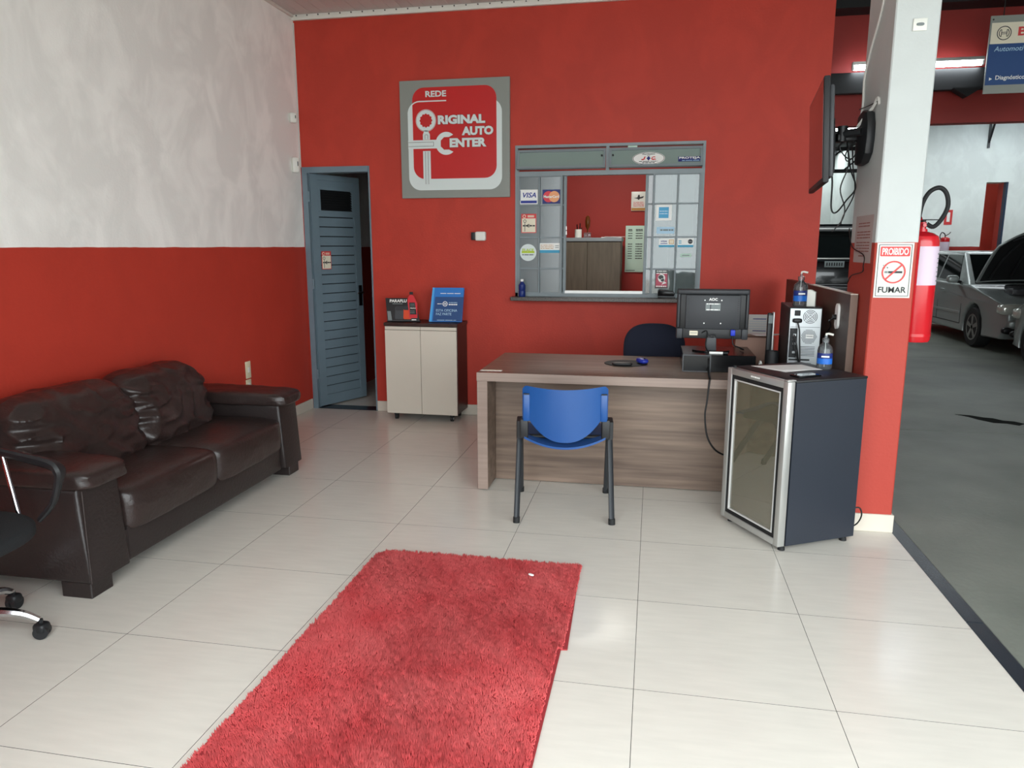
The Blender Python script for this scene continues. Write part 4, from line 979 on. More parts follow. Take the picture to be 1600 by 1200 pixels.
# computer tower
pc = thing('computer_tower', 'black and steel desktop computer tower showing its rear panel', 'computer', (.800, 4.60, DZ_), rz=-.04)
w, h, d = .185, .398, .42
bx(0, .004, 0, w, d, h, .003, 1).build('case', 'black_plastic', pc)
bx(.006, 0, .006, w-.006, .005, h-.008).build('rear_panel', 'pc_steel', pc, False)
def rings(cx, cz, rr, par):
    o = []
    for r in rr: o.append(art('fan_grille', [disc(cx, cz, r, 28), disc(cx, cz, r-.0035, 28)], 'vent_dark', par, 1))
rings(.118, h-.055, (.040, .031, .022, .013), pc)
art('fan_hub', [disc(.118, h-.055, .007, 16)], 'vent_dark', pc, 1)
for k in range(4):
    a = PI/4+k*PI/2; art('grille_spoke', [[(.118+.04*math.cos(a)-.002*math.sin(a), h-.055+.04*math.sin(a)+.002*math.cos(a)), (.118-.002*math.sin(a), h-.055+.002*math.cos(a)), (.118+.002*math.sin(a), h-.055-.002*math.cos(a)), (.118+.04*math.cos(a)+.002*math.sin(a), h-.055+.04*math.sin(a)-.002*math.cos(a))]], 'pc_steel', pc, 2)
bx(.03, -.006, h-.050, .062, 0, h-.018, .002, 1).build('power_socket', 'vent_dark', pc, False)
MB().softbox((.046, -.012, h-.078), (.052, .03, .026), 4, 5).build('power_plug', 'black', pc)
art('power_supply_line', [rect(.012, h-.118, .175, h-.116)], 'vent_dark', pc, 1)
hx = []
for i in range(11):
    for k in range(11):
        x, z = .078+i*.0078+(.0039 if k % 2 else 0), h-.212+k*.0078
        if (x-.118)**2+(z-(h-.173))**2 < .043**2: hx.append(disc(x, z, .0030, 6))
art('fan_vent', hx, 'vent_dark', pc, 1)
art('seal_sticker', [rect(.10, h-.182, .142, h-.160)], 'white', pc, 2); lines(pc, .104, .138, [h-.171], .004, 'print_grey', 3)
bx(.010, -.003, h-.30, .052, 0, h-.125).build('port_plate', 'vent_dark', pc, False)
for k in range(6): bx(.014+(k % 2)*.014, -.007, h-.145-.026*k, .034+(k % 2)*.012, -.003, h-.131-.026*k, .001, 1).build('port', 'pc_steel' if k % 2 else 'black', pc, False)
for k in range(7): art('vent_slit', [rect(.07, h-.235-.009*k, .155, h-.232-.009*k)], 'vent_dark', pc, 1)
art('slot_cover', [rect(.012, h-.318, .13, h-.308)], 'vent_dark', pc, 1)
for k in range(4): art('slot_cover', [rect(.014+.034*k, h-.375, .038+.034*k, h-.33)], 'print_grey', pc, 1)
for k, (xx, zz) in enumerate(((.046, h-.085), (.032, h-.16), (.03, h-.20))):
    MB().tube([(xx, -.02, zz), (xx+.012, -.035, zz-.05), (xx+.02+.01*k, -.028, zz-.14), (xx+.03+.005*k, -.03, .03), (xx+.03, -.03, .006)], .0042, 6, sub=5).build('cable', 'cable_black', pc)
def gel(name, loc, label, h=.2, r=.041):
    t = thing(name, label, 'bottle', loc, rz=random.uniform(-.3, .6))
    s = h/.2
    MB().lathe([(r*.92, 0), (r, .006*s), (r, .105*s), (r*.9, .125*s), (r*.5, .142*s), (r*.36, .147*s), (r*.36, .155*s)], n=28).build('bottle_body', 'clear_plastic', t)
    MB().lathe([(r*.45, .150*s), (r*.45, .172*s), (r*.22, .175*s), (r*.16, .190*s)], n=20).build('pump_collar', 'clear_plastic', t)
    MB().tube([(0, 0, .188*s), (0, 0, .198*s), (.012, -.004, .200*s), (.034, -.010, .195*s)], .006, 8).build('pump_head', 'offwhite_plastic', t)
    MB().cyl((0, 0, .01), (0, 0, .15*s), .0025, n=6).build('dip_tube', 'offwhite_plastic', t)
    lz0, lz1 = .03*s, .092*s
    for nm, mm, a, b in (('label', 'gel_blue_label', lz0, lz0+.032*s), ('label_band', 'gel_dark_label', lz0+.032*s, lz1)):
        m = MB(); rows_ = []
        for z in (a, b): rows_.append([((r+.0006)*math.cos(q), (r+.0006)*math.sin(q), z) for q in [math.radians(-165+150*k/20) for k in range(21)]])
        m.strip(rows_).build(nm, mm, t)
    bx(-.018, -r-.0022, lz0+.040*s, .020, -r-.0012, lz0+.048*s).build('lettering', 'white', t, False)
    return t
gel('sanitizer_bottle', (.872, 4.70, DZ_+.398), 'clear pump bottle with blue label standing on top of the computer tower', .205)
gel('sanitizer_bottle', (.896, 4.055, .868), 'clear pump bottle with blue label standing on the fridge top', .185, .038)
t = thing('power_adapter', 'white upright plastic box beside the pump bottle on the computer tower', 'box', (.935, 4.685, DZ_+.398), rz=-.3); MB().prism([(-.024, 0), (.024, 0), (.024, .085), (-.006, .1), (-.024, .1)], 'y', -.02, .03, .004).build('casing', 'offwhite_plastic', t)
# fridge top items (world coordinates on the lid)
t = thing('paper_sheet', 'printed white paper sheets lying on the fridge top', 'paper', (.70, 4.02, .868), rz=.15)
MB().prism([(-.16, .07), (-.04, -.12), (.17, -.02), (.10, .12)], 'z', .001, .0025).build('sheet', 'paper', t, False)
MB().prism([(-.13, .06), (-.05, -.09), (.17, -.05), (.12, .11)], 'z', .003, .0042).build('sheet', 'white', t, False)
t = thing('black_phone', 'black phone lying near the front corner of the fridge top', 'phone', (.755, 3.79, .8685), rz=.55); bx(-.07, -.034, 0, .07, .034, .009, .004).build('phone_body', 'black_gloss', t); bx(-.06, -.03, .009, .06, .03, .0095).build('phone_screen', 'tv_screen', t, False)

# ================================================================== COLUMN THINGS
mat('cover_white', (206, 208, 200), .5)
t = thing('no_smoking_sign', 'white sign with red banner and crossed cigarette on the column', 'sign', (1.095, 4.014, 1.245))
w, h = .170, .272
bx(0, 0, 0, w, .005, h).build('board', 'cover_white', t, False)
art('border', [rect(.008, .008, w-.008, h-.008), rect(.0105, .0105, w-.0105, h-.0105)], 'print_dark', t, 1)
art('banner', [rrect(.016, h-.066, w-.016, h-.018, .005)], 'sticker_red', t, 1)
text('PROIBIDO', w/2, h-.042, .034, 'white', t, w=.122, bold=.018)
cx, cz = w/2, .128
art('smoke', [disc(cx-.045, cz+.022, .004, 10), disc(cx-.038, cz+.032, .003, 10), disc(cx-.03, cz+.022, .003, 10), disc(cx-.05, cz+.034, .002, 8)], 'print_dark', t, 1)
art('cigarette', [rect(cx-.025, cz-.005, cx+.040, cz+.005)], 'print_dark', t, 2); art('ash', [rect(cx-.042, cz-.005, cx-.028, cz+.005)], 'print_grey', t, 2)
bar = [(math.cos(PI/4), math.sin(PI/4))]; c4 = .7071
art('ban_ring', [disc(cx, cz, .056, 40), disc(cx, cz, .049, 40)], 'sticker_red', t, 3)
art('ban_bar', [[(cx-.0343-.0027, cz-.0343+.0027), (cx-.0343+.0027, cz-.0343-.0027), (cx+.0343+.0027, cz+.0343-.0027), (cx+.0343-.0027, cz+.0343+.0027)]], 'sticker_red', t, 3)
text('FUMAR', w/2, .040, .030, 'print_dark', t, w=.130, bold=.015)
t = thing('blank_plate', 'small white square cover plate high on the column front', 'outlet', (1.196, 4.018, 2.53)); bx(-.031, -.006, -.028, .031, 0, .028, .003).build('plate', 'offwhite_plastic', t); MB().softbox((.0, -.008, 0), (.034, .008, .014), 3, 4).build('blank_insert', 'print_grey', t)
t = thing('faded_notice', 'faded reddish printed notice on the shaded side of the column', 'notice', (1.085, 4.08, 1.415))
M5 = Matrix(((0, 0, -1, 0), (-1, 0, 0, 0), (0, 1, 0, 0), (0, 0, 0, 1))) @ Matrix.Translation((-.33, 0, .001))
art('sheet', [rect(0, 0, .33, .245)], 'faded_paper', t, 0, M4=M5)
for a, b, zs in ((.06, .27, (.205, .19)), (.04, .29, (.16, .145, .13)), (.04, .29, (.105, .09, .075, .06)), (.10, .22, (.035,))):
    o = lines(t, a, b, zs, .006, 'faded_print', 2, gaps=1, seed=int(a*99), M4=M5 @ Matrix.Translation((0, 0, .0012)))
# television on its arm
TVA = math.radians(-96.4)
tv = thing('wall_television', 'flat black television on a wall arm, seen nearly edge-on', 'television', (.872, 4.57, 2.085), rz=TVA, rx=.055)
bx(-.43, .0, -.262, .43, .03, .262, .006).build('housing', 'black_plastic', tv)
bx(-.418, -.0015, -.238, .418, .001, .25).build('screen', 'tv_screen', tv, False)
bx(-.40, .03, -.235, .40, .055, .225, .012).build('back_cover', 'grey_plastic', tv)
MB().softbox((.0, .058, -.07), (.5, .05, .28), 6, 6).build('back_bulge', 'black_plastic', tv)
bx(-.1, .075, -.1, .1, .09, .1, .003).build('mount_plate', 'steel_black', tv)
t = thing('tv_wall_arm', 'black articulated wall mount arm fixed to the column', 'bracket', (1.085, 4.28, 2.06))
MB().prism([(-.10, -.02), (-.085, -.09), (-.03, -.135), (.05, -.14), (.11, -.13), (.12, .0), (.11, .12), (.03, .14), (-.06, .12), (-.095, .06)], 'x', -.045, 0, .015, 2).build('wall_plate', 'black_plastic', t)
MB().tube([(-.04, .0, .03), (-.12, .08, .03)], .022, 8).build('arm', 'black_plastic', t); MB().tube([(-.12, .08, .03), (-.125, .26, .025)], .02, 8).build('arm', 'steel_black', t)
MB().cyl((-.12, .08, -.01), (-.12, .08, .07), .026, n=14).build('arm_joint', 'black', t)
t = thing('tv_receiver', 'small black receiver box tangled in cables behind the television', 'box', (.985, 4.40, 2.075)); bx(-.045, -.06, -.02, .05, .05, .012, .004).build('casing', 'black_plastic', t)
def cable(pts, label, m='cable_black', r=.0035, name='cable'):
    return tag(MB().tube(pts, r, 6, sub=6).build(name, m), label, 'cable')
cable([(.985, 4.40, 2.06), (.93, 4.42, 1.979), (.945, 4.42, 1.85), (.95, 4.42, 1.708), (.978, 4.42, 1.685), (1.029, 4.43, 1.751), (1.07, 4.43, 1.818), (1.035, 4.43, 1.92), (1.01, 4.43, 2.05)], 'thick black cable looping deepest below the television', r=.0045)
cable([(1.0, 4.40, 2.06), (1.023, 4.45, 2.0), (1.027, 4.45, 1.925), (.996, 4.45, 1.813), (1.027, 4.45, 1.709), (1.016, 4.45, 1.64), (.97, 4.45, 1.581)], 'thin black cable dangling lowest under the television')
cable([(1.02, 4.38, 2.06), (1.046, 4.46, 2.012), (1.075, 4.55, 1.944), (1.10, 4.57, 1.80), (1.04, 4.52, 1.673), (1.024, 4.50, 1.622)], 'thin black cable curving beside the column under the television')
cable([(1.0, 4.38, 2.06), (.963, 4.39, 2.03), (.992, 4.39, 1.98), (1.026, 4.38, 1.965), (1.05, 4.37, 2.01), (1.03, 4.36, 2.05), (.99, 4.36, 1.99), (1.0, 4.36, 1.95), (1.04, 4.35, 1.985), (1.06, 4.34, 2.06)], 'black cable coiled in loops at the television arm')
cable([(1.075, 4.515, 1.60), (1.06, 4.363, 1.50), (1.066, 4.143, 1.455), (1.066, 4.13, 1.40), (1.066, 4.143, 1.369), (1.055, 4.30, 1.345), (1.05, 4.36, 1.30)], 'black cable bulging across the lower red part of the column side', r=.003)
cable([(1.078, 4.213, 2.95), (1.078, 4.213, 2.703), (1.078, 4.368, 2.524), (1.078, 4.46, 2.395), (1.078, 4.451, 2.247), (1.072, 4.46, 2.168), (1.05, 4.36, 2.10)], 'white cable running down the shaded side of the column', 'cable_white', .0065)
cable([(1.03, 4.33, 2.12), (1.05, 4.28, 2.16), (1.072, 4.22, 2.20), (1.078, 4.17, 2.235), (1.083, 4.15, 2.20)], 'short white cable bending into a hole in the column', 'cable_white', .008)
cable([(1.06, 4.44, 2.225), (1.075, 4.30, 2.222), (1.078, 4.16, 2.218)], 'short straight black cable across the column side', r=.0025)
# big fire extinguisher on the far side of the column
ex = thing('fire_extinguisher', 'tall red fire extinguisher hanging on the garage side of the column', 'extinguisher', (1.378, 4.27, 1.0))
MB().lathe([(.0, 0), (.080, 0), (.086, .012), (.086, .525), (.078, .552), (.055, .568), (.024, .576), (.022, .59)], n=32).build('cylinder', 'ext_red', ex)
MB().lathe([(.0875, .03), (.0875, .045)], n=32).build('base_ring', 'ext_red', ex)
m = MB(); m.strip([[(.0868*math.cos(q), .0868*math.sin(q), z) for q in [math.radians(-110+100*k/16) for k in range(17)]] for z in (.30, .50)])
lb = m.build('paper_label', 'lilac_paper', ex)
m = MB()
for k in range(7): m.strip([[(.0872*math.cos(q), .0872*math.sin(q), .32+.023*k+z) for q in [math.radians(-40+22*j/4) for j in range(5)]] for z in (0, .006)])
m.build('print', 'print_grey', lb)
MB().cyl((0, 0, .585), (0, 0, .625), .016, n=14).cyl((.0, -.03, .61), (.0, .04, .61), .010, n=10).build('valve', 'ext_red', ex)
MB().tube([(0, .02, .62), (0, .05, .65), (-.01, .10, .665)], .008, 8).build('carry_handle', 'ext_red', ex)
bx(-.008, -.02, .625, .008, .09, .635, .003).build('lever', 'black', ex)
MB().tube([(.01, -.02, .615), (.04, -.03, .60), (.070, -.04, .635), (.092, -.05, .70), (.080, -.05, .765), (.045, -.05, .795), (.0, -.05, .775), (-.03, -.05, .715), (-.04, -.05, .64)], .0115, 10, sub=6).build('hose', 'rubber', ex)
MB().tube([(-.02, -.05, .635), (.06, -.04, .635)], .0025, 6).build('retainer', 'steel_black', ex)
bx(-.093, -.03, .30, -.083, .03, .36).build('wall_hook', 'steel_black', ex, False)

# ================================================================== GARAGE
t = thing('suspended_sign', 'hanging service sign, cream above navy, at the top right of the garage', 'sign', (2.80, 7.5, 2.822), rz=0)
sw, sh = 1.25, .64
bx(0, 0, 0, sw, .012, sh).build('board', 'sign_grey', t, False)
art('cream_band', [rect(.012, sh*.64, sw-.012, sh*.91)], 'cream', t, 1); art('navy_field', [rect(.006, sh*.11, sw-.006, sh*.64)], 'blue_deep', t, 1)
ex_, ez_ = .115, sh*.775
art('emblem_ring', [disc(ex_, ez_, .058, 32), disc(ex_, ez_, .051, 32)], 'print_dark', t, 2)
def arc(a0, a1, r0, r1, n=14): return [(ex_+r1*math.cos(a), ez_+r1*math.sin(a)) for a in [a0+(a1-a0)*k/n for k in range(n+1)]]+[(ex_+r0*math.cos(a), ez_+r0*math.sin(a)) for a in [a1-(a1-a0)*k/n for k in range(n+1)]]
for q in (arc(-.85, .85, .036, .042), arc(PI-.85, PI+.85, .036, .042), rect(ex_-.019, ez_+.004, ex_+.019, ez_+.009), rect(ex_-.019, ez_-.009, ex_+.019, ez_-.004), rect(ex_-.024, ez_-.03, ex_-.019, ez_+.03), rect(ex_+.019, ez_-.03, ex_+.024, ez_+.03)): art('emblem_armature', [q], 'print_dark', t, 2)
text('BOSCH', .225, sh*.79, .074, 'sticker_red', t, bold=.03, align='L', w=.42)
text('Automotivo', .05, sh*.575, .040, 'print_pale', t, align='L', shear=.2)
art('arrow', [[(.035, sh*.17), (.035, sh*.21), (.06, sh*.19)]], 'white', t, 2); text('Diagnóstico', .085, sh*.197, .046, 'white', t, align='L', bold=.01)
MB().cyl((.02, -.002, sh-.03), (.02, .0, sh-.03), .007, n=10).build('fixing', 'steel_black', t)
for x in (.1, sw-.1): MB().cyl((x, .006, sh), (x, .006, 4.05-2.822), .004, n=6).build('hanger_wire', 'steel_black', t)
def tube_lamp(name, x0, x1, y, z, label, watt):
    t = thing(name, label, 'lamp', ((x0+x1)/2, y, z)); L = (x1-x0)/2
    MB().cyl((-L, 0, 0), (L, 0, 0), .024, n=14).build('tube', 'lamp_tube', t); bx(-L-.02, -.03, .026, L+.02, .03, .06, .004).build('fitting', 'white', t)
    for s in (-1, 1): bx(min(s*L, s*(L+.02)), -.02, -.02, max(s*L, s*(L+.02)), .02, .03).build('end_cap', 'offwhite_plastic', t, False)
    if y > 9:
        for s in (-1, 1): MB().cyl((s*L*.8, 0, .06), (s*L*.8, 0, 4.05-z), .005, n=6).build('hanger_wire', 'steel_black', t)
    area(name+'_light', ((x0+x1)/2, y, z-.035), (0, 0, 0), x1-x0, .05, watt, (.93, 1, 1))
tube_lamp('tube_lamp', 2.0, 3.22, 8.748, 3.345, 'lit fluorescent tube on the black beam left of the hanging sign', 1.2)
tube_lamp('tube_lamp', 2.6, 3.9, 14.2, 3.50, 'lit fluorescent tube deep in the garage behind the television arm', 5)
tube_lamp('tube_lamp', 5.8, 7.6, 15.6, 3.78, 'lit fluorescent tube near the white far garage wall', 3)
t = thing('oil_stain', 'dark oil stain on the garage concrete floor', 'stain', (2.93, 6.98, -.0018))
MB().prism([(-.20, .17), (-.08, .15), (.0, .08), (.07, .06), (.12, -.02), (.2, -.04), (.25, -.12), (.17, -.20), (.1, -.14), (.0, -.13), (-.08, -.02), (-.12, .08)], 'z', 0, .0012).build('blot', 'oil_stain', t, False)
t = thing('small_extinguisher', 'small red fire extinguisher on the far white garage wall', 'extinguisher', (5.89, 16.88, 1.33))
MB().lathe([(0, 0), (.085, 0), (.09, .01), (.09, .25), (.09, .26)], n=20).build('label_band', 'lilac_paper', t)
MB().lathe([(.092, -.0), (.092, .05)], n=20).build('lower_cylinder', 'ext_red', t); MB().lathe([(.09, .26), (.092, .27), (.09, .335), (.05, .355), (.02, .36)], n=20).build('cylinder', 'ext_red', t)
MB().tube([(0, 0, .36), (-.02, -.02, .42), (-.08, -.03, .45), (-.11, -.03, .38), (-.10, -.04, .32)], .010, 8, sub=4).build('hose', 'rubber', t); MB().tube([(0, 0, .38), (.06, -.02, .42), (.09, -.02, .46)], .009, 6).build('carry_handle', 'steel_black', t)
bx(-.03, .09, .2, .03, .12, .25).build('wall_hook', 'steel_black', t, False)
t = thing('extinguisher_sign', 'small red and white pictogram sign on the far garage wall', 'sign', (5.95, 16.996, 2.09)); bx(-.075, -.004, -.15, .075, 0, .15).build('board', 'sticker_red', t, False); art('pictogram', [rect(-.03, -.09, .03, .10)], 'white', t, 5)

def car(name, label, loc, rz, paint, L=4.15, Wd=1.64, H=1.45, hood_open=False, wagon=False, zoff=0., rear_detail=False):
    t = thing(name, label, 'car', loc, rz)
    hw = Wd/2; f, r = -L/2, L/2; ax_f, ax_r, R = f+.78, r-.88, .30+(.04 if wagon else 0)
    z0 = .20+zoff*.3; belt = .92 if not wagon else 1.05; Ar = R+.055
    def arch(c, a0, a1, n=10): return [(c+Ar*math.cos(a0+(a1-a0)*k/n), R+Ar*math.sin(a0+(a1-a0)*k/n)) for k in range(n+1)]
    a = math.asin((z0-R)/Ar)
    hoodz = .80 if not wagon else .95; cowl = f+1.12
    top = [(f+.02, .30), (f-.02, .45), (f, .60), (f+.08, .70), (f+.45, hoodz), (cowl, belt), (r-(.45 if not wagon else .03), belt+.03), (r-.02, belt-.02), (r+.02, .55), (r-.02, .30)]
    pts = top+[(r-.06, z0)]+arch(ax_r, a, PI-a)+arch(ax_f, a, PI-a)+[(f+.08, z0)]
    m = MB(); bm = m.bm
    secs = [(-hw, .0), (-hw+.05, 1.)]
    def shr(p, k):          # inner copy, shrunk slightly so the flank turns over
        return p
    m.prism(pts, 'x', -hw, hw, 0)
    # soften the flank and front corners
    bmesh.ops.remove_doubles(bm, verts=bm.verts, dist=1e-4)
    for v in bm.verts:
        if v.co.z > .6: v.co.x *= 1-.05*(v.co.z-.6)/.4
        if v.co.y < f+.2: v.co.x *= .90 if v.co.y > f+.03 else .80
        if v.co.y > r-.2: v.co.x *= .93
    bmesh.ops.bevel(bm, geom=[e for e in bm.edges if abs(abs(e.verts[0].co.x)-abs(e.verts[1].co.x)) < .2 and e.verts[0].co.x*e.verts[1].co.x > 0 and e.calc_length() < 6], offset=.045, segments=3, profile=.6, affect='EDGES', clamp_overlap=True)
    body = m.build('body', paint, t, ang=45)
    bx(-hw+.14, f+.15, z0+.02, hw-.14, r-.15, .62).build('underbody', 'engine_dark', t, False)
    # greenhouse
    tw = hw-.20; bw = hw-.055
    wf, rf = cowl-.02, r-(.42 if not wagon else .04)
    tf, tr_ = cowl+.72, r-(1.12 if not wagon else .35)
    zb_, zt_ = belt-.01, H
    m = MB()
    low = [(-bw, wf, zb_), (bw, wf, zb_), (bw, rf, zb_+.02), (-bw, rf, zb_+.02)]; up_ = [(-tw, tf, zt_-.03), (tw, tf, zt_-.03), (tw, tr_, zt_-.02), (-tw, tr_, zt_-.02)]
    m._new(low+up_, [(0, 3, 2, 1), (4, 5, 6, 7), (0, 1, 5, 4), (1, 2, 6, 5), (2, 3, 7, 6), (3, 0, 4, 7)])
    bmesh.ops.bevel(m.bm, geom=[e for e in m.bm.edges if max(v.co.z for v in e.verts) > zt_-.1], offset=.055, segments=3, profile=.6, affect='EDGES')
    m.build('cabin', paint, t, ang=45)
    def lerp(p, q, s): return Vector(p)*(1-s)+Vector(q)*s
    def pane(A, B, C, D, u0, v0, u1, v1, u0t=None, u1t=None, off=.006, name='window', mt='car_glass', par=None):
        # A,B lower corners, D,C upper corners
        u0t = u0 if u0t is None else u0t; u1t = u1 if u1t is None else u1t
        n = (Vector(B)-Vector(A)).cross(Vector(D)-Vector(A)).normalized(); q = []
        for u, v in ((u0, v0), (u1, v0), (u1t, v1), (u0t, v1)): q.append(lerp(lerp(A, B, u), lerp(D, C, u), v)+n*off)
        m = MB(); back = [p-n*.02 for p in q]; m._new(q+back, [(0, 1, 2, 3), (7, 6, 5, 4), (0, 4, 5, 1), (1, 5, 6, 2), (2, 6, 7, 3), (3, 7, 4, 0)])
        return m.build(name, mt, par or t, False, recalc=True)
    lo, up2 = low, up_
    for s in (-1, 1):
        if s < 0: A, B, C, D = lo[3], lo[0], up2[0], up2[3]; fl = lambda u: 1-u
        else: A, B, C, D = lo[1], lo[2], up2[2], up2[1]; fl = lambda u: u
        def sw_(a, b, at, bt, nm):
            if s < 0: return pane(A, B, C, D, 1-b, .10, 1-a, .88, 1-bt, 1-at, name=nm)
            return pane(A, B, C, D, a, .10, b, .88, at, bt, name=nm)
        g1 = sw_(.16, .50, .04, .47, 'side_window'); sw_(.53, .84, .51, .90, 'side_window')
    pane(lo[0], lo[1], up2[1], up2[0], .05, .06, .95, .90, name='windscreen')
    pane(lo[2], lo[3], up2[3], up2[2], .08, .10, .92, .88, name='rear_window')
    for s in (-1, 1):
        X = s*(hw-.001)
        for yy in (cowl+.10, cowl+1.08, cowl+1.95 if not wagon else cowl+1.9):
            bx(min(X, X+s*.004)-.0, yy-.006, z0+.12, max(X, X+s*.004), yy+.006, .62).build('door_gap', 'black', t, False)
        bx(min(X-s*.02, X+s*.004), cowl+.10, z0+.11, max(X-s*.02, X+s*.004), cowl+1.95, z0+.122).build('door_gap', 'black', t, False)
        bx(min(X-s*.0, X+s*.012), cowl+.14, .46, max(X-s*.0, X+s*.012), cowl+1.9, .50, .004).build('side_moulding', paint, t)
        for yy in (cowl+.95, cowl+1.82): MB().softbox((s*(hw-.012), yy, .80), (.03, .15, .035), 4, 4).build('door_handle', paint, t)
        MB().softbox((s*(hw+.06), cowl+.38, belt+.07), (.17, .11, .12), 3.4, 6).build('mirror', paint, t)
        MB().cyl((s*(hw-.06), cowl+.36, belt+.02), (s*(hw+.02), cowl+.38, belt+.05), .025, n=8).build('mirror_stalk', 'black', t)
        # lamps wrap the corners
        MB().softbox((s*(hw-.26), f+.10, .62), (.40, .22, .17), 3.5, 7).build('headlight', 'headlight', t)
        MB().softbox((s*(hw-.16), r-.05, .80), (.22, .14, .26), 4, 6).build('tail_light', 'taillight', t)
        for yy in (ax_f, ax_r):
            c = s*(hw-.11)
            w_ = MB().lathe([(R*.62, -.095), (R*.93, -.10), (R, -.07), (R, .07), (R*.93, .10), (R*.62, .095)], (c, yy, R), 32, 'x').build('tyre', 'tyre', t)
            m = MB(); o_ = c+s*.085
            m.lathe([(R*.66, 0), (R*.66, s*.012), (R*.58, s*.012), (R*.58, -s*.02)], (o_, yy, R), 28, 'x')
            m.build('wheel_rim', 'alloy', w_)
            MB().cyl((o_-s*.05, yy, R), (o_-s*.045, yy, R), R*.58, n=24).build('brake_disc', 'engine_dark', w_)
            m = MB(); m.cyl((o_-s*.03, yy, R), (o_+s*.01, yy, R), .045, n=14)
            for k in range(5):
                an = 2*PI*k/5+.3; d = Vector((0, math.cos(an), math.sin(an))); e = Vector((0, -math.sin(an), math.cos(an)))
                c0 = Vector((o_, yy, R)); q = [c0+d*.03+e*.022, c0+d*.03-e*.022, c0+d*R*.60-e*.034, c0+d*R*.60+e*.034]
                q2 = [p+Vector((s*.012, 0, 0)) for p in q]; m._new(q+q2, [(3, 2, 1, 0), (4, 5, 6, 7), (0, 1, 5, 4), (1, 2, 6, 5), (2, 3, 7, 6), (3, 0, 4, 7)])
            m.build('wheel_spokes', 'alloy', w_, False)
    MB().softbox((0, f-.0, .42), (Wd*.80, .16, .16), 5, 8).build('lower_bumper', paint, t)
    bx(-.42, f-.10, .27, .42, f-.02, .36, .01).build('lower_grille', 'black', t); bx(-.36, f-.05, .56, .36, f+.03, .64, .012).build('upper_grille', 'black', t)
    for s in (-1, 1): MB().softbox((s*.60, f-.01, .33), (.26, .10, .10), 3, 5).build('fog_recess', 'black', t)
    MB().softbox((0, r-.01, .48), (Wd*.86, .18, .26), 5, 8).build('rear_bumper', paint, t)
    pz, py_ = (.96, r+.012) if wagon else (.50, r+.075)
    pl = bx(-.2, py_, pz, .2, py_+.015, pz+.13, .003).build('number_plate', 'print_grey' if wagon else 'pc_steel', t)
    if wagon:
        m = MB()
        for k in range(7): m.box(-.165+.05*k, py_+.015, pz+.03, -.135+.05*k, py_+.018, pz+.10)
        stuff(m.build('print', 'black', pl, False))
        bx(-.55, r+.02, 1.13, .55, r+.035, 1.16, .004).build('tailgate_trim', 'silver_frame', t)
    if hood_open:
        # engine bay
        m = MB(); zz = belt-.03
        m.prism([(f+.16, .70), (cowl-.05, zz+.02), (cowl-.05, zz-.2), (f+.16, .5)], 'x', -hw+.16, hw-.16); m.build('engine_bay', 'engine_dark', t, False)
        for (x, y, z, sx, sy, sz, mm) in ((.3, f+.6, .86, .3, .3, .12, 'black_plastic'), (-.35, f+.55, .85, .25, .3, .12, 'grey_plastic'), (0, f+.45, .84, .5, .2, .10, 'engine_dark'), (-.1, f+.8, .90, .6, .14, .09, 'black_plastic'), (.45, f+.85, .90, .2, .2, .1, 'rubber')):
            MB().softbox((x, y, z), (sx, sy, sz), 5, 4).build('engine_part', mm, t)
        # hood, hinged at the cowl, raised
        ang_ = math.radians(52); hl = .98
        o2 = []
        m = MB(); nx, ny = 14, 8; th = .03
        def hp(u, v, k):
            wv = (hw-.13)*(1-.16*v)-( .17*max(0, v-.72)**1.2/ .28**1.2 if v > .72 else 0)
            x = u*wv; d = v*hl*(1-.10*u*u*v); bul = .05*(1-u*u)+.03*math.sin(v*PI)
            y = cowl-.03-d*math.cos(ang_)-bul*math.sin(ang_)*-0 ; z = belt+.03+d*math.sin(ang_)
            nrm = Vector((0, math.sin(ang_), math.cos(ang_)))
            return Vector((x, y, z))+nrm*(bul+k*th)
        A = [[m.bm.verts.new(hp(i/nx*2-1, j/ny, 0)) for i in range(nx+1)] for j in range(ny+1)]; B = [[m.bm.verts.new(hp(i/nx*2-1, j/ny, 1)) for i in range(nx+1)] for j in range(ny+1)]
        for j in range(ny):
            for i in range(nx): m.bm.faces.new((A[j][i], A[j][i+1], A[j+1][i+1], A[j+1][i])); m.bm.faces.new((B[j][i], B[j+1][i], B[j+1][i+1], B[j][i+1]))
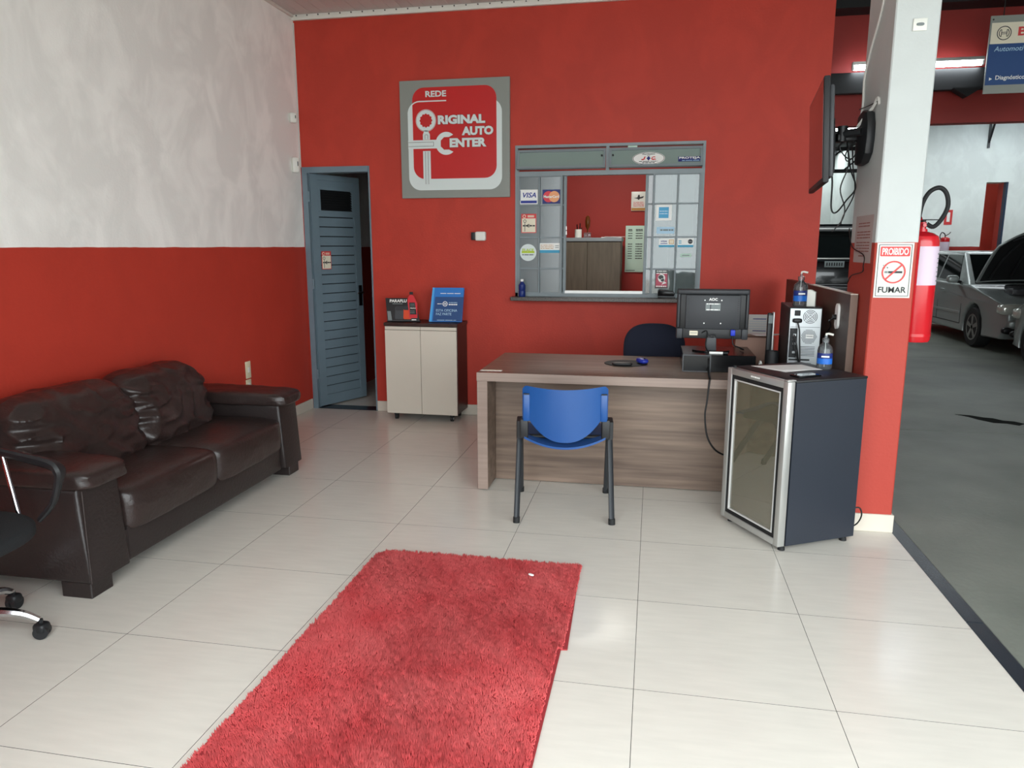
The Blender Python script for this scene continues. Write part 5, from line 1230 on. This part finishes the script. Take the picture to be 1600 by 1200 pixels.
        for j in range(ny): m.bm.faces.new((A[j][0], A[j+1][0], B[j+1][0], B[j][0])); m.bm.faces.new((A[j][nx], B[j][nx], B[j+1][nx], A[j+1][nx]))
        for i in range(nx): m.bm.faces.new((A[ny][i], A[ny][i+1], B[ny][i+1], B[ny][i])); m.bm.faces.new((A[0][i], B[0][i], B[0][i+1], A[0][i+1]))
        hd = m.build('hood', paint, t, recalc=True)
        m = MB(); A = [[m.bm.verts.new(hp((i/nx*2-1)*.95, .03+.93*j/ny, -.25)) for i in range(nx+1)] for j in range(ny+1)]
        for j in range(ny):
            for i in range(nx): m.bm.faces.new((A[j][i], A[j][i+1], A[j+1][i+1], A[j+1][i]))
        m.build('hood_lining', 'engine_dark', hd)
        for u in (-.78, -.35, .1, .5, .82): MB().tube([hp(u, .08, -.7), hp(u*.9, .5, -.7), hp(u*.7, .9, -.7)], .018, 6, sub=4).build('hood_rib', 'black_plastic', hd)
        MB().tube([hp(-.9, .88, -.6), hp(-.4, .95, -.6), hp(.4, .95, -.6), hp(.9, .88, -.6)], .018, 6, sub=4).build('hood_rib', 'black_plastic', hd)
    else:
        bx(-hw+.12, cowl-.04, belt-.004, hw-.12, cowl-.02, belt+.012).build('hood_gap', 'black', t, False)
    return t
car('silver_car', 'silver sedan with its hood raised, parked in the garage', (5.57, 13.52, -.002), 0, 'car_silver', hood_open=True)
car('parked_car', 'silver car cut off at the right edge, only its wheel and fender showing', (5.49, 8.90, -.002), PI, 'car_silver')
sv = car('black_wagon', 'tall black car seen from behind between the red wall and the column', (3.80, 19.0, .10), 0, 'car_black', L=4.0, Wd=1.72, H=1.90, wagon=True)
sv.rotation_euler = (0, 0, PI)
pl = thing('vehicle_ramp', 'low steel ramp under the tall black car', 'ramp', (3.80, 19.0, 0))
for s in (-1, 1): bx(s*.75-.2, -2.1, 0, s*.75+.2, 2.1, .095).build('runway', 'steel_black', pl, False)
bx(-.62, 1.78, 1.76, .62, 1.90, 1.79, .01).build('spoiler_glint', 'silver_light', sv)  # pale strip paints the reflection along the rear spoiler
